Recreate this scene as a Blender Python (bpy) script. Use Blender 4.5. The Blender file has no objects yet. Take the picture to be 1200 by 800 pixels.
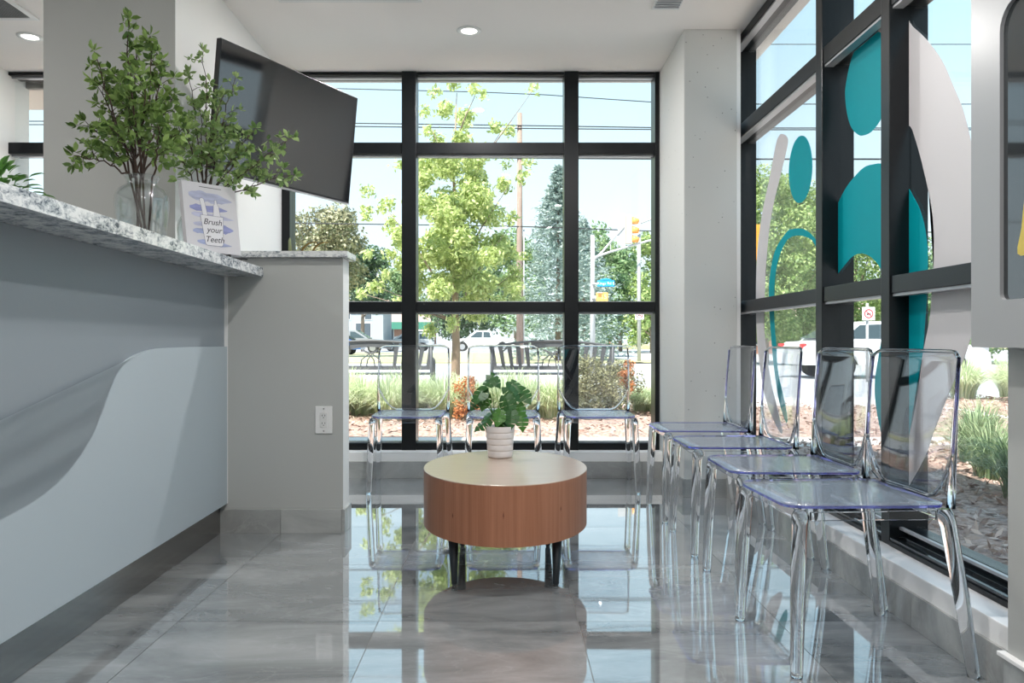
import bpy, bmesh, math, random
import numpy as np
from mathutils import Vector, Matrix
C = bpy.context.scene.collection
R = math.radians
rnd = random.Random(7)

# ------------------------------------------------------------------ camera, sky, sun, exposure
EYE = 0.9
F = 920.0
cam_d = bpy.data.cameras.new('camera'); cam = bpy.data.objects.new('camera', cam_d); C.objects.link(cam)
cam.location = (0, 0, EYE); cam.rotation_euler = (R(90), 0, 0)
cam_d.sensor_width = 36; cam_d.lens = 36 * F / 1200; cam_d.shift_x = 8 / 1200
cam_d.clip_start = 0.05; cam_d.clip_end = 600
bpy.context.scene.camera = cam
S = bpy.context.scene
S.view_settings.view_transform = 'Standard'; S.view_settings.look = 'None'
S.view_settings.gamma = 1; S.view_settings.use_curve_mapping = False
S.view_settings.exposure = 0.55
S.cycles.max_bounces = 16; S.cycles.transmission_bounces = 16; S.cycles.transparent_max_bounces = 24
S.cycles.glossy_bounces = 6; S.cycles.diffuse_bounces = 5
S.cycles.caustics_reflective = False; S.cycles.caustics_refractive = True

w = bpy.data.worlds.new('sky'); S.world = w; w.use_nodes = True
nt = w.node_tree; nt.nodes.clear()
out = nt.nodes.new('ShaderNodeOutputWorld'); bg = nt.nodes.new('ShaderNodeBackground')
tc = nt.nodes.new('ShaderNodeTexCoord'); sx = nt.nodes.new('ShaderNodeSeparateXYZ'); rp = nt.nodes.new('ShaderNodeValToRGB')
nt.links.new(tc.outputs['Generated'], sx.inputs[0]); nt.links.new(sx.outputs['Z'], rp.inputs[0])
nt.links.new(rp.outputs[0], bg.inputs[0]); nt.links.new(bg.outputs[0], out.inputs[0])
els = rp.color_ramp.elements
els[0].position = 0.0; els[0].color = (.80, .90, .95, 1)
els[1].position = 1.0; els[1].color = (.30, .55, .85, 1)
e = els.new(.16); e.color = (.70, .86, .95, 1)
e = els.new(.36); e.color = (.50, .75, .90, 1)
bg.inputs[1].default_value = 1.05

sd = bpy.data.lights.new('sun', 'SUN'); sun = bpy.data.objects.new('sun', sd); C.objects.link(sun)
sd.energy = 8.5; sd.angle = R(0.6); sd.color = (1, .95, .87)
sun.rotation_euler = Vector((0.42, 0.50, -1.0)).to_track_quat('-Z', 'Y').to_euler()

# ------------------------------------------------------------------ helpers
def srgb(r, g, b):
    f = lambda c: ((c / 255 + .055) / 1.055) ** 2.4 if c > 10 else c / 255 / 12.92
    return (f(r), f(g), f(b))
def at(px, py, Y):
    return Vector(((px - 592) * Y / F, Y, EYE - (py - 400) * Y / F))

class MB:
    def __init__(s): s.bm = bmesh.new(); s.mi = 0
    def box(s, a, b, bev=0, m=0, M=None):
        r = bmesh.ops.create_cube(s.bm, size=1)
        vs = r['verts']
        for v in vs:
            v.co = Vector(((a[i] + b[i]) / 2 + v.co[i] * (b[i] - a[i]) for i in range(3)))
        fs = set(f for v in vs for f in v.link_faces)
        for f in fs: f.material_index = m
        if bev:
            es = set(e for v in vs for e in v.link_edges)
            rr = bmesh.ops.bevel(s.bm, geom=list(es), offset=bev, segments=2, affect='EDGES', profile=.6)
            for f in rr['faces']: f.material_index = m
            vs = list(set(v for f in rr['faces'] for v in f.verts) | set(v for v in vs if v.is_valid))
        if M is not None:
            for v in vs: v.co = M @ v.co
        return s
    def prism(s, pts, vec, m=0, mside=None):
        n = len(pts); vec = Vector(vec)
        a = [s.bm.verts.new(p) for p in pts]; b = [s.bm.verts.new(Vector(p) + vec) for p in pts]
        f = s.bm.faces.new(a); f.material_index = m
        f = s.bm.faces.new(b[::-1]); f.material_index = m
        for i in range(n):
            f = s.bm.faces.new((a[i], b[i], b[(i + 1) % n], a[(i + 1) % n])); f.material_index = m if mside is None else mside
        return s
    def tube(s, pts, rad, seg=8, m=0, cap=True, sq=1.0, up=None):
        pts = [Vector(p) for p in pts]; n = len(pts)
        if not hasattr(rad, '__len__'): rad = [rad] * n
        rings = []; prev = None
        for i, p in enumerate(pts):
            t = (pts[min(i + 1, n - 1)] - pts[max(i - 1, 0)])
            if t.length < 1e-9: t = Vector((0, 0, 1))
            t.normalize()
            if prev is None:
                x = up if up is not None else (Vector((1, 0, 0)) if abs(t.x) < .9 else Vector((0, 1, 0)))
                x = (x - t * x.dot(t)).normalized()
            else: x = (prev - t * prev.dot(t)).normalized()
            prev = x; y = t.cross(x)
            ring = []
            for k in range(seg):
                a = 2 * math.pi * (k + .5) / seg
                ring.append(s.bm.verts.new(p + (x * math.cos(a) + y * math.sin(a) * sq) * rad[i]))
            rings.append(ring)
        for i in range(n - 1):
            for k in range(seg):
                f = s.bm.faces.new((rings[i][k], rings[i][(k + 1) % seg], rings[i + 1][(k + 1) % seg], rings[i + 1][k])); f.material_index = m; f.smooth = True
        if cap:
            f = s.bm.faces.new(rings[0][::-1]); f.material_index = m
            f = s.bm.faces.new(rings[-1]); f.material_index = m
        return s
    def lathe(s, prof, c=(0, 0, 0), seg=32, m=0, sx=1, sy=1, smooth=True):
        rings = []
        for r, z in prof:
            if r < 1e-6: rings.append([s.bm.verts.new((c[0], c[1], c[2] + z))])
            else: rings.append([s.bm.verts.new((c[0] + sx * r * math.cos(2 * math.pi * k / seg), c[1] + sy * r * math.sin(2 * math.pi * k / seg), c[2] + z)) for k in range(seg)])
        for i in range(len(rings) - 1):
            a, b = rings[i], rings[i + 1]
            for k in range(seg):
                k2 = (k + 1) % seg
                if len(a) == 1 and len(b) == 1: continue
                if len(a) == 1: f = s.bm.faces.new((a[0], b[k2], b[k]))
                elif len(b) == 1: f = s.bm.faces.new((a[k], a[k2], b[0]))
                else: f = s.bm.faces.new((a[k], a[k2], b[k2], b[k]))
                f.smooth = smooth; f.material_index = m
        return s
    def build(s, name, mat, parent=None, loc=None, rotz=0, **kw):
        bmesh.ops.recalc_face_normals(s.bm, faces=s.bm.faces[:])
        me = bpy.data.meshes.new(name); s.bm.to_mesh(me); s.bm.free()
        return link(name, me, mat, parent, loc, rotz, **kw)

def link(name, me, mat, parent=None, loc=None, rotz=0, label=None, cat=None, group=None, kind=None):
    for m in (mat if isinstance(mat, (list, tuple)) else [mat]):
        me.materials.append(m)
    o = bpy.data.objects.new(name, me); C.objects.link(o)
    if parent: o.parent = parent
    if loc is not None: o.location = loc
    if rotz: o.rotation_euler.z = rotz
    return tag(o, label, cat, group, kind)
def tag(o, label=None, cat=None, group=None, kind=None):
    if label: o['label'] = label
    if cat: o['category'] = cat
    if group: o['group'] = group
    if kind: o['kind'] = kind
    return o
def empty(name, loc=(0, 0, 0), rotz=0, parent=None, **kw):
    o = bpy.data.objects.new(name, None); C.objects.link(o); o.location = loc; o.rotation_euler.z = rotz
    o.empty_display_size = .05
    if parent: o.parent = parent
    return tag(o, **kw)
def copy_tree(o, parent=None):
    c = o.copy(); C.objects.link(c)
    if parent: c.parent = parent
    for ch in [x for x in C.objects if x.parent == o]: copy_tree(ch, c)
    return c
def quads_mesh(name, P, U, V, fold=0.0):
    """bent diamonds (leaves): centre P, half axes U (along) and V (across)"""
    n = len(P); vs = np.empty((n, 4, 3), np.float32)
    N = np.cross(U, V); N /= (np.linalg.norm(N, axis=1, keepdims=True) + 1e-9)
    L = np.linalg.norm(V, axis=1, keepdims=True)
    vs[:, 0] = P - U; vs[:, 1] = P + V + N * L * fold; vs[:, 2] = P + U; vs[:, 3] = P - V + N * L * fold
    idx = np.arange(n * 4, dtype=np.int32).reshape(n, 4)
    tri = np.concatenate([idx[:, [0, 1, 2]], idx[:, [0, 2, 3]]], 1).reshape(-1)
    me = bpy.data.meshes.new(name)
    me.vertices.add(n * 4); me.vertices.foreach_set('co', vs.reshape(-1))
    me.loops.add(n * 6); me.loops.foreach_set('vertex_index', tri)
    me.polygons.add(n * 2); me.polygons.foreach_set('loop_start', np.arange(0, n * 6, 3, dtype=np.int32))
    me.polygons.foreach_set('loop_total', np.full(n * 2, 3, np.int32))
    me.update(calc_edges=True); return me
def leaves_mesh(name, P, U, V, fold=0.2):
    """pointed oval leaflets: six points folded on the midrib"""
    n = len(P); N = np.cross(U, V); N /= (np.linalg.norm(N, axis=1, keepdims=True) + 1e-9)
    L = np.linalg.norm(V, axis=1, keepdims=True); vs = np.empty((n, 6, 3), np.float32)
    vs[:, 0] = P - U; vs[:, 1] = P - U * .35 + V * .9 + N * L * fold; vs[:, 2] = P + U * .35 + V * .95 + N * L * fold
    vs[:, 3] = P + U - N * L * .3; vs[:, 4] = P + U * .35 - V * .95 + N * L * fold; vs[:, 5] = P - U * .35 - V * .9 + N * L * fold
    idx = np.arange(n * 6, dtype=np.int32).reshape(n, 6)
    q = np.concatenate([idx[:, [0, 1, 2, 3]], idx[:, [0, 3, 4, 5]]], 1).reshape(-1)
    me = bpy.data.meshes.new(name)
    me.vertices.add(n * 6); me.vertices.foreach_set('co', vs.reshape(-1))
    me.loops.add(n * 8); me.loops.foreach_set('vertex_index', q)
    me.polygons.add(n * 2); me.polygons.foreach_set('loop_start', np.arange(0, n * 8, 4, dtype=np.int32))
    me.polygons.foreach_set('loop_total', np.full(n * 2, 4, np.int32))
    me.update(calc_edges=True); return me
def unit(a): return a / (np.linalg.norm(a, axis=1, keepdims=True) + 1e-9)

# ------------------------------------------------------------------ materials
def nodes(name):
    m = bpy.data.materials.new(name); m.use_nodes = True
    t = m.node_tree; p = t.nodes['Principled BSDF']; return m, t, p
def pm(name, col, rough=.5, metal=0, spec=.5, noise=0, nscale=8, bump=0, bscale=40, trans=0, ior=1.45, coat=0, stretch=None, col2=None, detail=4):
    m, t, p = nodes(name)
    p.inputs['Base Color'].default_value = (*col, 1); p.inputs['Roughness'].default_value = rough
    p.inputs['Metallic'].default_value = metal; p.inputs['Specular IOR Level'].default_value = spec
    p.inputs['IOR'].default_value = ior; p.inputs['Coat Weight'].default_value = coat
    p.inputs['Transmission Weight'].default_value = trans
    src = None
    if noise or bump or col2:
        tcn = t.nodes.new('ShaderNodeTexCoord'); mp = t.nodes.new('ShaderNodeMapping')
        t.links.new(tcn.outputs['Object'], mp.inputs[0])
        if stretch: mp.inputs['Scale'].default_value = stretch
        src = mp
    if noise or col2:
        n = t.nodes.new('ShaderNodeTexNoise'); n.inputs['Scale'].default_value = nscale; n.inputs['Detail'].default_value = detail
        t.links.new(src.outputs[0], n.inputs['Vector'])
        r = t.nodes.new('ShaderNodeValToRGB'); t.links.new(n.outputs[0], r.inputs[0])
        a = r.color_ramp.elements
        a[0].position = .3; a[1].position = .7
        c2 = col2 if col2 else tuple(min(1, c * (1 + noise)) for c in col)
        c1 = col if col2 else tuple(c * (1 - noise) for c in col)
        a[0].color = (*c1, 1); a[1].color = (*c2, 1)
        t.links.new(r.outputs[0], p.inputs['Base Color'])
    if bump:
        n2 = t.nodes.new('ShaderNodeTexNoise'); n2.inputs['Scale'].default_value = bscale; n2.inputs['Detail'].default_value = 3
        b = t.nodes.new('ShaderNodeBump'); b.inputs['Strength'].default_value = bump; b.inputs['Distance'].default_value = .01
        t.links.new(src.outputs[0], n2.inputs['Vector']); t.links.new(n2.outputs[0], b.inputs['Height']); t.links.new(b.outputs[0], p.inputs['Normal'])
    return m
def emis(name, col, s):
    m, t, p = nodes(name); p.inputs['Base Color'].default_value = (*col, 1)
    p.inputs['Emission Color'].default_value = (*col, 1); p.inputs['Emission Strength'].default_value = s; return m
def leafmat(name, c1, c2, trans=.35, rough=.5):
    m, t, p = nodes(name)
    g = t.nodes.new('ShaderNodeNewGeometry'); r = t.nodes.new('ShaderNodeValToRGB')
    t.links.new(g.outputs['Random Per Island'], r.inputs[0])
    r.color_ramp.elements[0].color = (*c1, 1); r.color_ramp.elements[1].color = (*c2, 1)
    t.links.new(r.outputs[0], p.inputs['Base Color']); p.inputs['Roughness'].default_value = rough
    tr = t.nodes.new('ShaderNodeBsdfTranslucent'); mx = t.nodes.new('ShaderNodeMixShader'); mx.inputs[0].default_value = trans
    t.links.new(r.outputs[0], tr.inputs[0]); t.links.new(p.outputs[0], mx.inputs[1]); t.links.new(tr.outputs[0], mx.inputs[2])
    t.links.new(mx.outputs[0], t.nodes['Material Output'].inputs[0]); return m
def clearmat(name, tint, gloss_ior=1.5, rough=0.0):
    """thin clear sheet: fresnel mix of straight-through and mirror"""
    m, t, p = nodes(name); t.nodes.remove(p)
    tr = t.nodes.new('ShaderNodeBsdfTransparent'); tr.inputs[0].default_value = (*tint, 1)
    gl = t.nodes.new('ShaderNodeBsdfGlossy'); gl.inputs['Roughness'].default_value = rough
    # Schlick reflectance; both faces of the thin sheet behave alike
    lw = t.nodes.new('ShaderNodeLayerWeight'); lw.inputs[0].default_value = .5
    pw = t.nodes.new('ShaderNodeMath'); pw.operation = 'POWER'; pw.inputs[1].default_value = 5
    f0 = ((gloss_ior - 1) / (gloss_ior + 1)) ** 2
    fr = t.nodes.new('ShaderNodeMath'); fr.operation = 'MULTIPLY_ADD'; fr.inputs[1].default_value = 1 - f0; fr.inputs[2].default_value = f0
    t.links.new(lw.outputs['Facing'], pw.inputs[0]); t.links.new(pw.outputs[0], fr.inputs[0])
    mx = t.nodes.new('ShaderNodeMixShader')
    t.links.new(fr.outputs[0], mx.inputs[0]); t.links.new(tr.outputs[0], mx.inputs[1]); t.links.new(gl.outputs[0], mx.inputs[2])
    t.links.new(mx.outputs[0], t.nodes['Material Output'].inputs[0]); return m
def glassmat(name, col, ior=1.5, mixtrans=0.0, rough=0):
    m, t, p = nodes(name); t.nodes.remove(p)
    g = t.nodes.new('ShaderNodeBsdfGlass'); g.inputs['Color'].default_value = (*col, 1); g.inputs['IOR'].default_value = ior; g.inputs['Roughness'].default_value = rough
    if mixtrans:
        tr = t.nodes.new('ShaderNodeBsdfTransparent'); mx = t.nodes.new('ShaderNodeMixShader'); mx.inputs[0].default_value = mixtrans
        tr.inputs[0].default_value = (*col, 1)
        t.links.new(g.outputs[0], mx.inputs[1]); t.links.new(tr.outputs[0], mx.inputs[2]); t.links.new(mx.outputs[0], t.nodes['Material Output'].inputs[0])
    else: t.links.new(g.outputs[0], t.nodes['Material Output'].inputs[0])
    return m

def stone(name, dark, mid, light, rough, scale=1.6, veins=.5, ior=1.5, bump=.0, rot=.6, coat=0):
    """polished stone tile: cloudy body plus thin stretched veins, different for each tile"""
    m, t, p = nodes(name); p.inputs['Roughness'].default_value = rough; p.inputs['IOR'].default_value = ior; p.inputs['Coat Weight'].default_value = coat; p.inputs['Coat Roughness'].default_value = .02
    tcn = t.nodes.new('ShaderNodeTexCoord'); oi = t.nodes.new('ShaderNodeObjectInfo')
    mu = t.nodes.new('ShaderNodeVectorMath'); mu.operation = 'SCALE'
    cm = t.nodes.new('ShaderNodeCombineXYZ')
    for i in range(3): t.links.new(oi.outputs['Random'], cm.inputs[i])
    t.links.new(cm.outputs[0], mu.inputs[0]); mu.inputs['Scale'].default_value = 37
    ad = t.nodes.new('ShaderNodeVectorMath'); t.links.new(tcn.outputs['Object'], ad.inputs[0]); t.links.new(mu.outputs[0], ad.inputs[1])
    mp = t.nodes.new('ShaderNodeMapping'); mp.inputs['Scale'].default_value = (1, 2.6, 1.6); mp.inputs['Rotation'].default_value = (0, 0, rot)
    t.links.new(ad.outputs[0], mp.inputs[0])
    n = t.nodes.new('ShaderNodeTexNoise'); n.inputs['Scale'].default_value = scale; n.inputs['Detail'].default_value = 9; n.inputs['Roughness'].default_value = .62; n.inputs['Distortion'].default_value = .6
    t.links.new(mp.outputs[0], n.inputs['Vector'])
    r = t.nodes.new('ShaderNodeValToRGB'); t.links.new(n.outputs[0], r.inputs[0])
    a = r.color_ramp.elements; a[0].position = .32; a[0].color = (*dark, 1); a[1].position = .72; a[1].color = (*light, 1)
    e = a.new(.52); e.color = (*mid, 1)
    n2 = t.nodes.new('ShaderNodeTexNoise'); n2.inputs['Scale'].default_value = scale * 1.3; n2.inputs['Detail'].default_value = 5; n2.inputs['Distortion'].default_value = 1.6
    t.links.new(mp.outputs[0], n2.inputs['Vector'])
    r2 = t.nodes.new('ShaderNodeValToRGB'); b = r2.color_ramp.elements
    b[0].position = .485; b[0].color = (0, 0, 0, 1); b[1].position = .515; b[1].color = (0, 0, 0, 1); e = b.new(.5); e.color = (veins, veins, veins, 1)
    t.links.new(n2.outputs[0], r2.inputs[0])
    mx = t.nodes.new('ShaderNodeMix'); mx.data_type = 'RGBA'
    t.links.new(r2.outputs[0], mx.inputs['Factor']); t.links.new(r.outputs[0], mx.inputs[6]); mx.inputs[7].default_value = (*[min(1, c * 1.45) for c in light], 1)
    t.links.new(mx.outputs[2], p.inputs['Base Color'])
    if bump:
        n3 = t.nodes.new('ShaderNodeTexNoise'); n3.inputs['Scale'].default_value = 4; n3.inputs['Detail'].default_value = 1
        t.links.new(ad.outputs[0], n3.inputs['Vector'])
        bp = t.nodes.new('ShaderNodeBump'); bp.inputs['Strength'].default_value = bump; bp.inputs['Distance'].default_value = .01
        t.links.new(n3.outputs[0], bp.inputs['Height']); t.links.new(bp.outputs[0], p.inputs['Normal'])
    return m

M = {}
M['floor'] = stone('polished_tile', (.145, .158, .165), (.275, .29, .297), (.41, .425, .43), .03, 1.7, .12, ior=2.1, bump=.03, rot=.25, coat=1)
M['skirt'] = stone('skirting_tile', (.28, .285, .28), (.40, .41, .40), (.52, .53, .52), .25, 2.2, .10, rot=1.1)
M['grout'] = pm('grout', (.22, .22, .215), .8)
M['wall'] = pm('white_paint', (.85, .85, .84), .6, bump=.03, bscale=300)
M['ceil'] = pm('ceiling_paint', (.93, .89, .86), .85)
M['wall_shade_grey'] = pm('shade_grey_wall_paint', (.46, .47, .455), .5, bump=.03, bscale=250)
M['kerb'] = pm('white_kerb_paint', (.92, .92, .91), .4)
M['black'] = pm('black_anodised', (.006, .0075, .009), .3, spec=.35)
M['sillblack'] = pm('black_polished_sill', (.006, .0075, .009), .1, spec=.8)
M['blacktrim'] = pm('light_gasket', (.42, .43, .45), .35, metal=.4)
M['glass'] = clearmat('window_glass', (.97, .985, .985), 1.38)
M['white'] = pm('white_plastic', (.80, .80, .79), .3)
M['vinyl_w'] = leafmat('white_vinyl', (.70, .68, .69), (.70, .68, .69), .12, .4)
M['vinyl_t'] = leafmat('teal_vinyl', (.0, .42, .48), (.0, .42, .48), .3, .5)
M['vinyl_t'].node_tree.nodes['Principled BSDF'].inputs['Specular IOR Level'].default_value = .25
M['dark'] = pm('dark_slot', (.02, .02, .02), .5)
M['steel'] = pm('brushed_steel', (.30, .29, .28), .25, metal=1, noise=.1, nscale=4, stretch=(1, .1, 12))
M['chair'] = glassmat('clear_polycarbonate', (.985, .988, .998), 1.49)
M['chair_sheet'] = clearmat('clear_sheet', (.955, .965, .98), 1.75)
M['chair_seat'] = clearmat('satin_clear_seat', (.92, .94, .975), 2.4, .2)
def satin_sheen_tint(m, w_):
    t = m.node_tree; o_ = t.nodes['Material Output']; src = o_.inputs[0].links[0].from_socket
    d_ = t.nodes.new('ShaderNodeBsdfTranslucent'); d_.inputs[0].default_value = (.70, .78, .92, 1)
    d2 = t.nodes.new('ShaderNodeBsdfDiffuse'); d2.inputs[0].default_value = (.70, .78, .92, 1)  # bluish reflection on the seats painted as diffuse colour, over satin scatter
    a_ = t.nodes.new('ShaderNodeMixShader'); t.links.new(d_.outputs[0], a_.inputs[1]); t.links.new(d2.outputs[0], a_.inputs[2])
    b_ = t.nodes.new('ShaderNodeMixShader'); b_.inputs[0].default_value = w_
    t.links.new(src, b_.inputs[1]); t.links.new(a_.outputs[0], b_.inputs[2]); t.links.new(b_.outputs[0], o_.inputs[0])
satin_sheen_tint(M['chair_seat'], .17)
M['chair_edge'] = glassmat('blue_violet_edge', (.38, .38, .78), 1.5, .0)
M['glassvase'] = clearmat('vase_glass', (.93, .95, .95), 1.9)
M['tv'] = pm('tv_screen', (.008, .009, .011), .06, spec=.9, ior=1.65)
M['tvb'] = pm('tv_bezel', (.02, .02, .022), .3)
M['tvs'] = pm('tv_lower_trim', (.45, .45, .47), .3, metal=.6)
M['darkglass'] = pm('dark_glass', (.035, .04, .043), .04, spec=.8, ior=1.6)
M['lamp'] = emis('lamp_lens', (1, .97, .92), 6)

def concrete():
    m, t, p = nodes('painted_concrete'); p.inputs['Roughness'].default_value = .7
    tcn = t.nodes.new('ShaderNodeTexCoord'); v = t.nodes.new('ShaderNodeTexVoronoi'); v.inputs['Scale'].default_value = 22
    n = t.nodes.new('ShaderNodeTexNoise'); n.inputs['Scale'].default_value = 3
    t.links.new(tcn.outputs['Object'], v.inputs['Vector']); t.links.new(tcn.outputs['Object'], n.inputs['Vector'])
    r = t.nodes.new('ShaderNodeValToRGB'); a = r.color_ramp.elements
    a[0].position = .035; a[0].color = (.10, .10, .10, 1); a[1].position = .09; a[1].color = (.62, .62, .60, 1)
    # only some cells carry a pit
    ma = t.nodes.new('ShaderNodeMath'); ma.operation = 'GREATER_THAN'; ma.inputs[1].default_value = .52
    t.links.new(v.outputs['Color'], ma.inputs[0])
    ad = t.nodes.new('ShaderNodeMath'); ad.operation = 'ADD'; t.links.new(v.outputs['Distance'], ad.inputs[0]); t.links.new(ma.outputs[0], ad.inputs[1])
    t.links.new(ad.outputs[0], r.inputs[0]); t.links.new(r.outputs[0], p.inputs['Base Color'])
    b = t.nodes.new('ShaderNodeBump'); b.inputs['Strength'].default_value = .15; b.inputs['Distance'].default_value = .01
    t.links.new(n.outputs[0], b.inputs['Height']); t.links.new(b.outputs[0], p.inputs['Normal']); return m
M['concrete'] = concrete()

def granite():
    m, t, p = nodes('white_granite'); p.inputs['Roughness'].default_value = .18
    tcn = t.nodes.new('ShaderNodeTexCoord'); mp = t.nodes.new('ShaderNodeMapping'); mp.inputs['Rotation'].default_value = (.5, .4, .7); mp.inputs['Scale'].default_value = (1, 1, 2)
    t.links.new(tcn.outputs['Object'], mp.inputs[0])
    n = t.nodes.new('ShaderNodeTexNoise'); n.inputs['Scale'].default_value = 42; n.inputs['Detail'].default_value = 8; n.inputs['Roughness'].default_value = .75; n.inputs['Distortion'].default_value = .8
    n2 = t.nodes.new('ShaderNodeTexNoise'); n2.inputs['Scale'].default_value = 7; n2.inputs['Detail'].default_value = 3; n2.inputs['Distortion'].default_value = 1.5
    t.links.new(mp.outputs[0], n.inputs['Vector']); t.links.new(mp.outputs[0], n2.inputs['Vector'])
    ad = t.nodes.new('ShaderNodeMath'); ad.operation = 'MULTIPLY_ADD'; ad.inputs[1].default_value = .55
    t.links.new(n2.outputs[0], ad.inputs[0]); t.links.new(n.outputs[0], ad.inputs[2])
    r = t.nodes.new('ShaderNodeValToRGB'); a = r.color_ramp.elements
    a[0].position = .62; a[0].color = (.06, .08, .11, 1); a[1].position = .84; a[1].color = (.80, .81, .81, 1)
    e = a.new(.72); e.color = (.46, .49, .52, 1)
    t.links.new(ad.outputs[0], r.inputs[0]); t.links.new(r.outputs[0], p.inputs['Base Color']); return m
M['granite'] = granite()

def wood(name, c1, c2, axis_scale, rough):
    m, t, p = nodes(name); p.inputs['Roughness'].default_value = rough; p.inputs['Specular IOR Level'].default_value = .5
    tcn = t.nodes.new('ShaderNodeTexCoord'); mp = t.nodes.new('ShaderNodeMapping'); mp.inputs['Scale'].default_value = axis_scale
    t.links.new(tcn.outputs['Object'], mp.inputs[0])
    n = t.nodes.new('ShaderNodeTexNoise'); n.inputs['Scale'].default_value = 3; n.inputs['Detail'].default_value = 6; n.inputs['Roughness'].default_value = .6
    t.links.new(mp.outputs[0], n.inputs['Vector'])
    r = t.nodes.new('ShaderNodeValToRGB'); a = r.color_ramp.elements
    a[0].position = .3; a[0].color = (*c1, 1); a[1].position = .72; a[1].color = (*c2, 1)
    t.links.new(n.outputs[0], r.inputs[0]); t.links.new(r.outputs[0], p.inputs['Base Color']); return m
M['drum'] = wood('cherry_veneer', (.34, .135, .070), (.47, .21, .12), (22, 22, .5), .4)
M['drumtop'] = wood('pale_cherry_top', (.50, .37, .29), (.56, .42, .33), (1.2, 14, 1), .3)
M['drumtop'].node_tree.nodes['Principled BSDF'].inputs['Coat Weight'].default_value = 1
M['drumtop'].node_tree.nodes['Principled BSDF'].inputs['Coat Roughness'].default_value = .25
M['knot'] = pm('veneer_fleck', (.16, .055, .03), .5)
M['legs'] = pm('charcoal_metal', (.035, .042, .048), .35, metal=.3)

# ------------------------------------------------------------------ the room shell
XW, XF, XG, YB, YF, YG, ZC = 1.29, 1.38, 1.455, 5.175, 5.265, 5.34, 2.71
fl = MB().box((-4.6, -3.6, -.15), (1.29, 5.175, -.003)).build('floor', M['grout'], kind='structure')
tm = None; T = .643
for i in range(-8, 4):
    for j in range(-7, 10):
        x0 = .235 + (i - 1) * T; y0 = 2.53 + (j - 4) * T - .005
        x1 = min(x0 + T, 1.29); y1 = min(y0 + T, 5.175); x0c = max(x0, -4.6); y0c = max(y0, -3.6)
        if x1 - x0c < .02 or y1 - y0c < .02: continue
        hx, hy = (x1 - x0c) / 2 - .0012, (y1 - y0c) / 2 - .0012
        key = (round(hx, 3), round(hy, 3))
        if tm is None: tm = {}
        if key not in tm:
            b = MB().box((-hx, -hy, -.003), (hx, hy, 0)); me = bpy.data.meshes.new('tile'); b.bm.to_mesh(me); me.materials.append(M['floor']); tm[key] = me
        o = bpy.data.objects.new('tile', tm[key]); C.objects.link(o); o.parent = fl; o.location = ((x0c + x1) / 2, (y0c + y1) / 2, 0)

MB().box((-4.75, -3.75, ZC), (1.62, 5.5, ZC + .5)).build('ceiling', M['ceil'], kind='structure')
MB().box((-4.75, -3.75, 0), (-4.6, 5.5, ZC)).build('wall_left', M['wall'], kind='structure')
MB().box((-4.6, -3.75, 0), (1.62, -3.6, ZC)).build('wall_behind', M['wall'], kind='structure')
# right wall: solid near part, kerb under the window
MB().box((1.265, -3.6, .0), (1.62, 1.975, ZC)).build('wall_right', M['wall_shade_grey'], kind='structure')
MB().box((XW, 1.975, -.1), (1.62, 5.5, .167), .004).build('trim_1', M['kerb'], kind='structure')
MB().box((-4.6, YB, -.1), (XW, 5.5, .172), .004).build('trim_2', M['kerb'], kind='structure')
# wall block with TV, left of back window
MB().box((-2.10, 3.57, 0), (-1.50, 5.5, ZC)).build('wall_partition', [M['wall_shade_grey'], M['wall']], kind='structure')
for f_ in bpy.data.objects['wall_partition'].data.polygons: f_.material_index = 0 if f_.normal.y < -.5 else 1  # one wall paint; window light on the sides is put into the colour
MB().box((-4.6, YB, 0), (-3.335, 5.5, ZC)).build('wall_back', M['wall'], kind='structure')
# concrete column in the corner
col = MB().box((1.036, 4.55, 0), (1.345, 5.5, ZC), .006).build('column', M['concrete'], kind='structure')
MB().box((1.345, 4.555, .167), (1.366, 5.5, ZC)).build('trim_3', M['wall'], kind='structure')

def tile_row(name, p0, p1, z0, z1, L, th, nrm, start=0.0):
    """a skirting row of single tiles from p0 to p1"""
    root = empty(name, (p0[0], p0[1], 0), kind='structure')
    d = Vector((p1[0] - p0[0], p1[1] - p0[1], 0)); n = d.length; d.normalize(); nr = Vector((nrm[0], nrm[1], 0))
    s = -start
    while s < n - .005:
        a, b = max(s, 0) + .001, min(s + L, n) - .001
        s += L
        if b - a < .01: continue
        mb = MB(); q = d * a; r_ = d * b; o = nr * th
        mb.prism([q + Vector((0, 0, z0)), r_ + Vector((0, 0, z0)), r_ + Vector((0, 0, z1)), q + Vector((0, 0, z1))], o)
        ob = mb.build('tile', M['skirt'], root)
    return root
tile_row('baseboard_back', (-1.3, YB), (XW, YB), .0005, .110, .6, .010, (0, -1), .2)
tile_row('baseboard_right', (XW, YB), (XW, 1.98), .0005, .107, .6, .010, (-1, 0), .3)
tile_row('baseboard_column', (1.036, 4.55), (1.29, 4.55), .0005, .104, .6, .010, (0, -1))
tile_row('baseboard_column', (1.036, 5.17), (1.036, 4.54), .0005, .104, .6, .010, (-1, 0))
tile_row('baseboard_near', (1.265, 1.975), (1.265, -.5), .0005, .107, .6, .012, (-1, 0))
MB().box((1.245, -.5, .107), (1.266, 1.99, .118), .002).build('trim_4', M['kerb'], kind='structure')

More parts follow.
